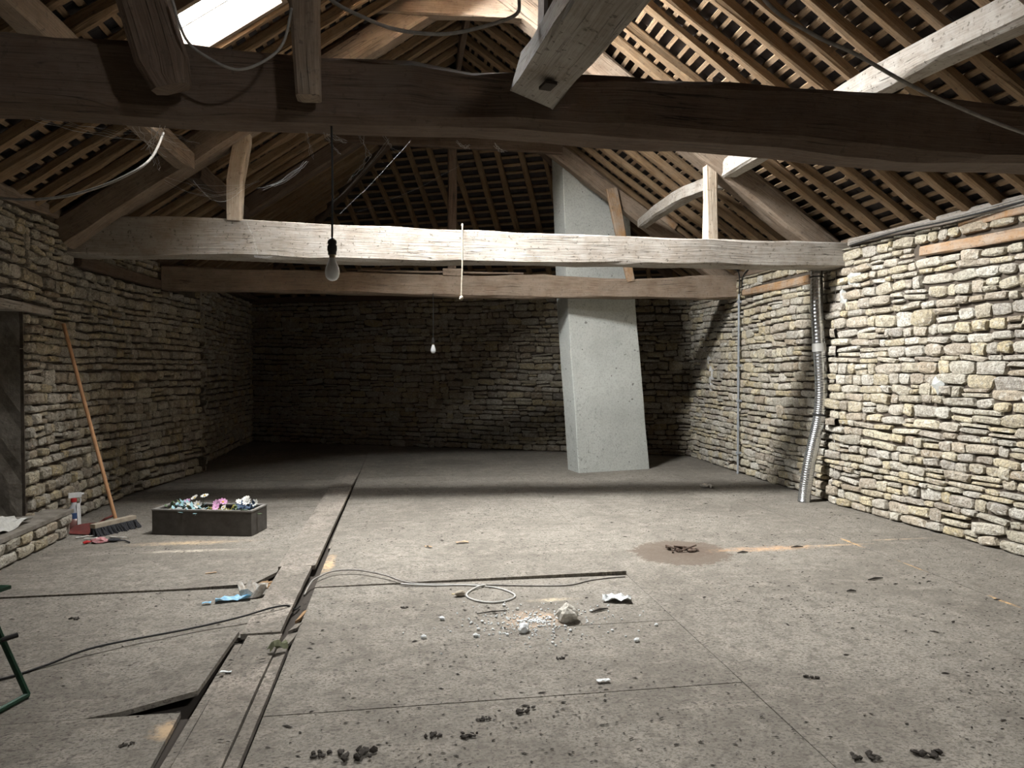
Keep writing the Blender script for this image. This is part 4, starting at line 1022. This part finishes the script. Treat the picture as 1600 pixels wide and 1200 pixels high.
for _ in range(520):
    a = U(0, 6.28); r = abs(random.gauss(0, 1))
    x, y = .72 + .26*r*math.cos(a), 3.82 + .17*r*math.sin(a)
    if not -.3 < x < 1.44: continue
    s = U(.002, .0065)*(1.5 if R() < .1 else 1); mb.lump((x, y, s*.7), (s, s, s*.8), .3, 1)
o = stuff(mb.build('foam_crumbs', M_foam)); tag(o, 'scatter of white foam crumbs on the middle of the floor', 'crumbs')
# cup and blue rag at the plank
M_cup = simple('torn_white_cup', (.74, .73, .70), .6, 0, 40, .25, (.40, .33, .25))
mb = MB(); n = 14; V = []
for k in range(n):
    a = 2*math.pi*k/n
    V += [Vector((-.93 + .052*math.cos(a)*1.2, 4.50 + .05*math.sin(a), .006)), Vector((-.925 + .075*math.cos(a)*1.2 + U(-.012, .012), 4.52 + .06*math.sin(a), .06 + U(-.025, .03)))]
F = [(2*k, 2*((k+1) % n), 2*((k+1) % n)+1, 2*k+1) for k in range(n)] + [tuple(2*k for k in range(n))[::-1]]
mb.add(V, F); o = mb.build('torn_cup', M_cup); md = o.modifiers.new('thickness', 'SOLIDIFY'); md.thickness = .003
tag(o, 'torn white cup lying by the gap beside the plank', 'cup')
M_bluer = simple('sky_blue_plastic', (.16, .40, .62), .6, 0, 30, .4, (.42, .60, .70))
scrap('blue_rag', -1.02, 4.44, .2, .06, .2, M_bluer, 'sky blue torn plastic beside the white cup', 'rag', .012, 8, 4)
scrap('blue_shred', -1.16, 4.39, .05, .025, .1, M_bluer, 'tiny sky blue shred left of the blue rag', 'rag', .005, 3, 2)
M_leafd = simple('dry_green_leaf', (.20, .21, .13), .8, 0, 30, .4)
scrap('dry_leaf', -.61, 3.55, .09, .04, .5, M_leafd, 'curled greenish dry leaf on the near plank', 'leaf', .02, 4, 3, .03)
M_chip = simple('wood_chip', (.42, .30, .19), .85, 0, 30, .4)
scrap('wood_chip', .46, 5.60, .10, .03, .2, M_chip, 'right one of two wood chips behind the raised board', 'chip', .008, 4, 2, .012)
scrap('wood_chip', .19, 5.50, .06, .025, -.4, M_chip, 'left one of two wood chips behind the raised board', 'chip', .008, 4, 2, .012)
scrap('wood_chip', -1.30, 5.03, .07, .02, .3, M_chip, 'brown wood chip on the left floor beyond the white cup', 'chip', .006, 4, 2)
scrap('wood_chip', -.80, 3.33, .05, .02, -.1, M_foam, 'pale chip lying on the nearest plank', 'chip', .005, 3, 2, .022)
M_dark = simple('dark_droppings', (.05, .043, .036), .9, 0, 60, .4)
cl = [(.49, 2.81, .03, 'dark clod with a white fleck at front centre'), (-.17, 2.57, .05, 'wide dark heap of dirt at the bottom edge'), (-.30, 2.60, .028, 'dark clod left of the heap at the bottom edge'), (.11, 2.67, .026, 'dark clod right of the bottom heap'), (.25, 2.65, .03, 'two-lobed dark clod at the lower centre'), (.31, 2.77, .022, 'small dark clod above the two-lobed one'),
      (1.83, 2.92, .025, 'dark clod lying right of the long floor joint'), (1.63, 2.28, .04, 'dark clod in the lower right foreground'), (1.88, 2.26, .04, 'farthest right dark clod in the foreground'), (-1.83, 4.24, .025, 'dark clod on the left floor above the cable'), (-1.02, 2.78, .02, 'dark clod left of the nearest plank'), (.0, 4.15, .018, 'dark crumb near the middle of the floor left of the plug'), (.75, 3.3, .018, 'dark crumb below the foam crumbs')]
for x, y, s, lb in cl:
    mb = MB()
    for _ in range(13): mb.lump((x + U(-1, 1)*s*1.2, y + U(-.6, .6)*s, s*.25), (s*U(.14, .42), s*U(.12, .32), s*U(.08, .24)), .35, 1, U(0, 3))
    tag(mb.build('dirt_clod', M_dark), lb, 'dirt clod')
mb = MB()
for _ in range(16): mb.lump((2.13 + U(-.11, .11), 5.15 + U(-.07, .07), .012), (U(.015, .05), U(.006, .014), U(.006, .014)), .35, 1, U(0, 3))
for _ in range(9): mb.tube([(2.13 + U(-.12, .12), 5.15 + U(-.07, .07), .012), (2.13 + U(-.12, .12), 5.15 + U(-.07, .07), U(.02, .045))], .007, 5)
tag(mb.build('charred_twigs', simple('charred_twig', (.12, .085, .065), .9, 0, 40, .5)), 'heap of rotten brown twigs in the middle of the brown floor stain', 'debris')
mb = MB()
for _ in range(8): mb.lump((3.54 + U(-.07, .07), 7.85 + U(-.06, .06), .02), (U(.02, .05), U(.015, .03), .02), .35, 1, U(0, 3))
tag(mb.build('rubble', M_foamd), 'small heap of rubble on the floor in front of the right wall', 'debris')
for x, y, l, rz, lb in ((3.10, 4.23, .13, .2, 'dark stick on the floor right of centre'), (2.78, 4.02, .06, -.1, 'short dark twig before the dark stick'), (3.05, 5.09, .10, .0, 'dark twig lying on the rust run'), (2.55, 5.0, .09, .1, 'dark twig right of the brown stain'), (.5, 3.98, .18, .15, 'thin dark twig above the foam crumbs'), (1.12, 3.92, .12, .4, 'thin twig right of the foam lump')):
    mb = MB(); c, s = math.cos(rz)*l/2, math.sin(rz)*l/2; mb.tube([(x - c, y - s, .007), (x, y + .004, .011), (x + c, y + s, .007)], [.003, .008 if l < .15 else .004, .003], 6)
    tag(mb.build('twig', M_dark), lb, 'twig')
# loose dirt crumbs over the whole floor
random.seed(61)
mb = MB(); cnt = 0
while cnt < 5200:
    y = 1.9 + 7*R()**1.6; x = U(-2.9, 4.3)
    if noise.noise(Vector((x*.9, y*.9, 5))) < U(-.5, .35): continue
    cnt += 1
    s = U(.0018, .0052)*(1.8 if R() < .05 else 1); a = random.gauss(0, .5); l = U(1, 3.4)
    z = .003 if not -.87 < x < -.6 else .03
    if -.565 < x < 1.5 and 4.55 < y < 5.63: z = .022
    T = Matrix.Translation((x, y, z)) @ Matrix.Rotation(a, 4, 'Z') @ Matrix.Diagonal((s*l, s, s*.45, 1))
    mb.add([T @ Vector(p) for p in ((1, 0, 0), (-.3, .9, 0), (-.9, -.4, 0), (.3, -.8, 0), (0, .1, 1.1), (.1, 0, -.4))], [(0, 1, 4), (1, 2, 4), (2, 3, 4), (3, 0, 4), (1, 0, 5), (2, 1, 5), (3, 2, 5), (0, 3, 5)])
o = stuff(mb.build('dirt_crumbs', M_dark)); tag(o, 'loose dark crumbs of dirt strewn over the floorboards', 'dirt')

# ------------------------------------------------------------------ cobwebs
random.seed(71)
M_web = simple('cobweb', (.66, .66, .66), .9)
def web(anchor_pairs, n, sag, label, r=.0012, jit=.04, loose=0):
    mb = MB()
    for a, b, k in anchor_pairs:
        for _ in range(k):
            p = Vector(a) + Vector((U(-jit, jit), U(-jit, jit), U(-jit, jit)*.6)); q = Vector(b) + Vector((U(-jit, jit), U(-jit, jit), U(-jit, jit)*.6)); s = sag*U(.5, 1.3)
            P = [p.lerp(q, t/8) - Vector((0, 0, s*4*(t/8)*(1 - t/8))) + Vector((U(-.006, .006), U(-.006, .006), U(-.006, .006)))*(0 < t < 8) for t in range(9)]
            mb.tube(P, r*U(.25, .6), 4, False)
    return tag(stuff(mb.build('cobweb', M_web)), label, 'cobweb')
web([((-1.08, 3.25, 2.47), (-.93, 3.3, 2.38), 5), ((-1.0, 3.2, 2.45), (-1.10, 3.3, 2.36), 4), ((-1.15, 3.25, 2.45), (-1.05, 3.3, 2.35), 3), ((-1.06, 3.3, 2.38), (-1.05, 3.3, 2.27), 3), ((-1.5, 3.2, 2.45), (-1.1, 3.25, 2.4), 4)], 0, .015, 'matted cobweb under the left of the dark tie beam', .0016)
web([((-1.42, 4.6, 2.56), (-.92, 4.8, 2.62), 3), ((-1.30, 4.6, 2.56), (-1.0, 4.7, 2.55), 3)], 0, .09, 'cobweb hammock hung left of the pale post', .0014, .03)
web([((-.95, 5.0, 2.62), (-.62, 4.6, 2.70), 3), ((-.9, 5.0, 2.66), (-.6, 4.6, 2.70), 2)], 0, .05, 'grey veil of cobweb right of the pale post', .0014, .03)
web([((-.36, 3.2, 2.46), (-.28, 3.25, 2.36), 4), ((-.42, 3.2, 2.46), (-.40, 3.22, 2.33), 4), ((-.36, 3.2, 2.46), (-.24, 3.25, 2.42), 6), ((-.18, 3.22, 2.44), (-.15, 3.25, 2.36), 3), ((-.15, 3.25, 2.36), (-.24, 3.3, 2.26), 3), ((-.08, 3.22, 2.44), (-.02, 3.25, 2.38), 2), ((.25, 3.25, 2.44), (.3, 3.25, 2.42), 4), ((.42, 3.25, 2.44), (.47, 3.25, 2.41), 4)], 0, .01, 'ragged cobweb threads round the cord under the dark tie beam', .0012, .014)
web([((-.56, 6.5, 2.80), (.05, 6.0, 3.32), 1), ((-.35, 5.6, 2.62), (.5, 5.6, 3.05), 1), ((-.5, 5.2, 2.6), (-.1, 5.0, 3.0), 2)], 0, .03, 'long single cobweb strands in front of the dark roof end', .0011, .02)
web([((-1.42, 6.83, 2.76), (-1.36, 6.83, 2.62), 2), ((-1.36, 6.83, 2.62), (-1.33, 6.83, 2.46), 2), ((-1.36, 6.83, 2.45), (-1.2, 6.83, 2.45), 5)], 0, .01, 'dusty thread on the front of the pale grey tie beam', .0014, .008)
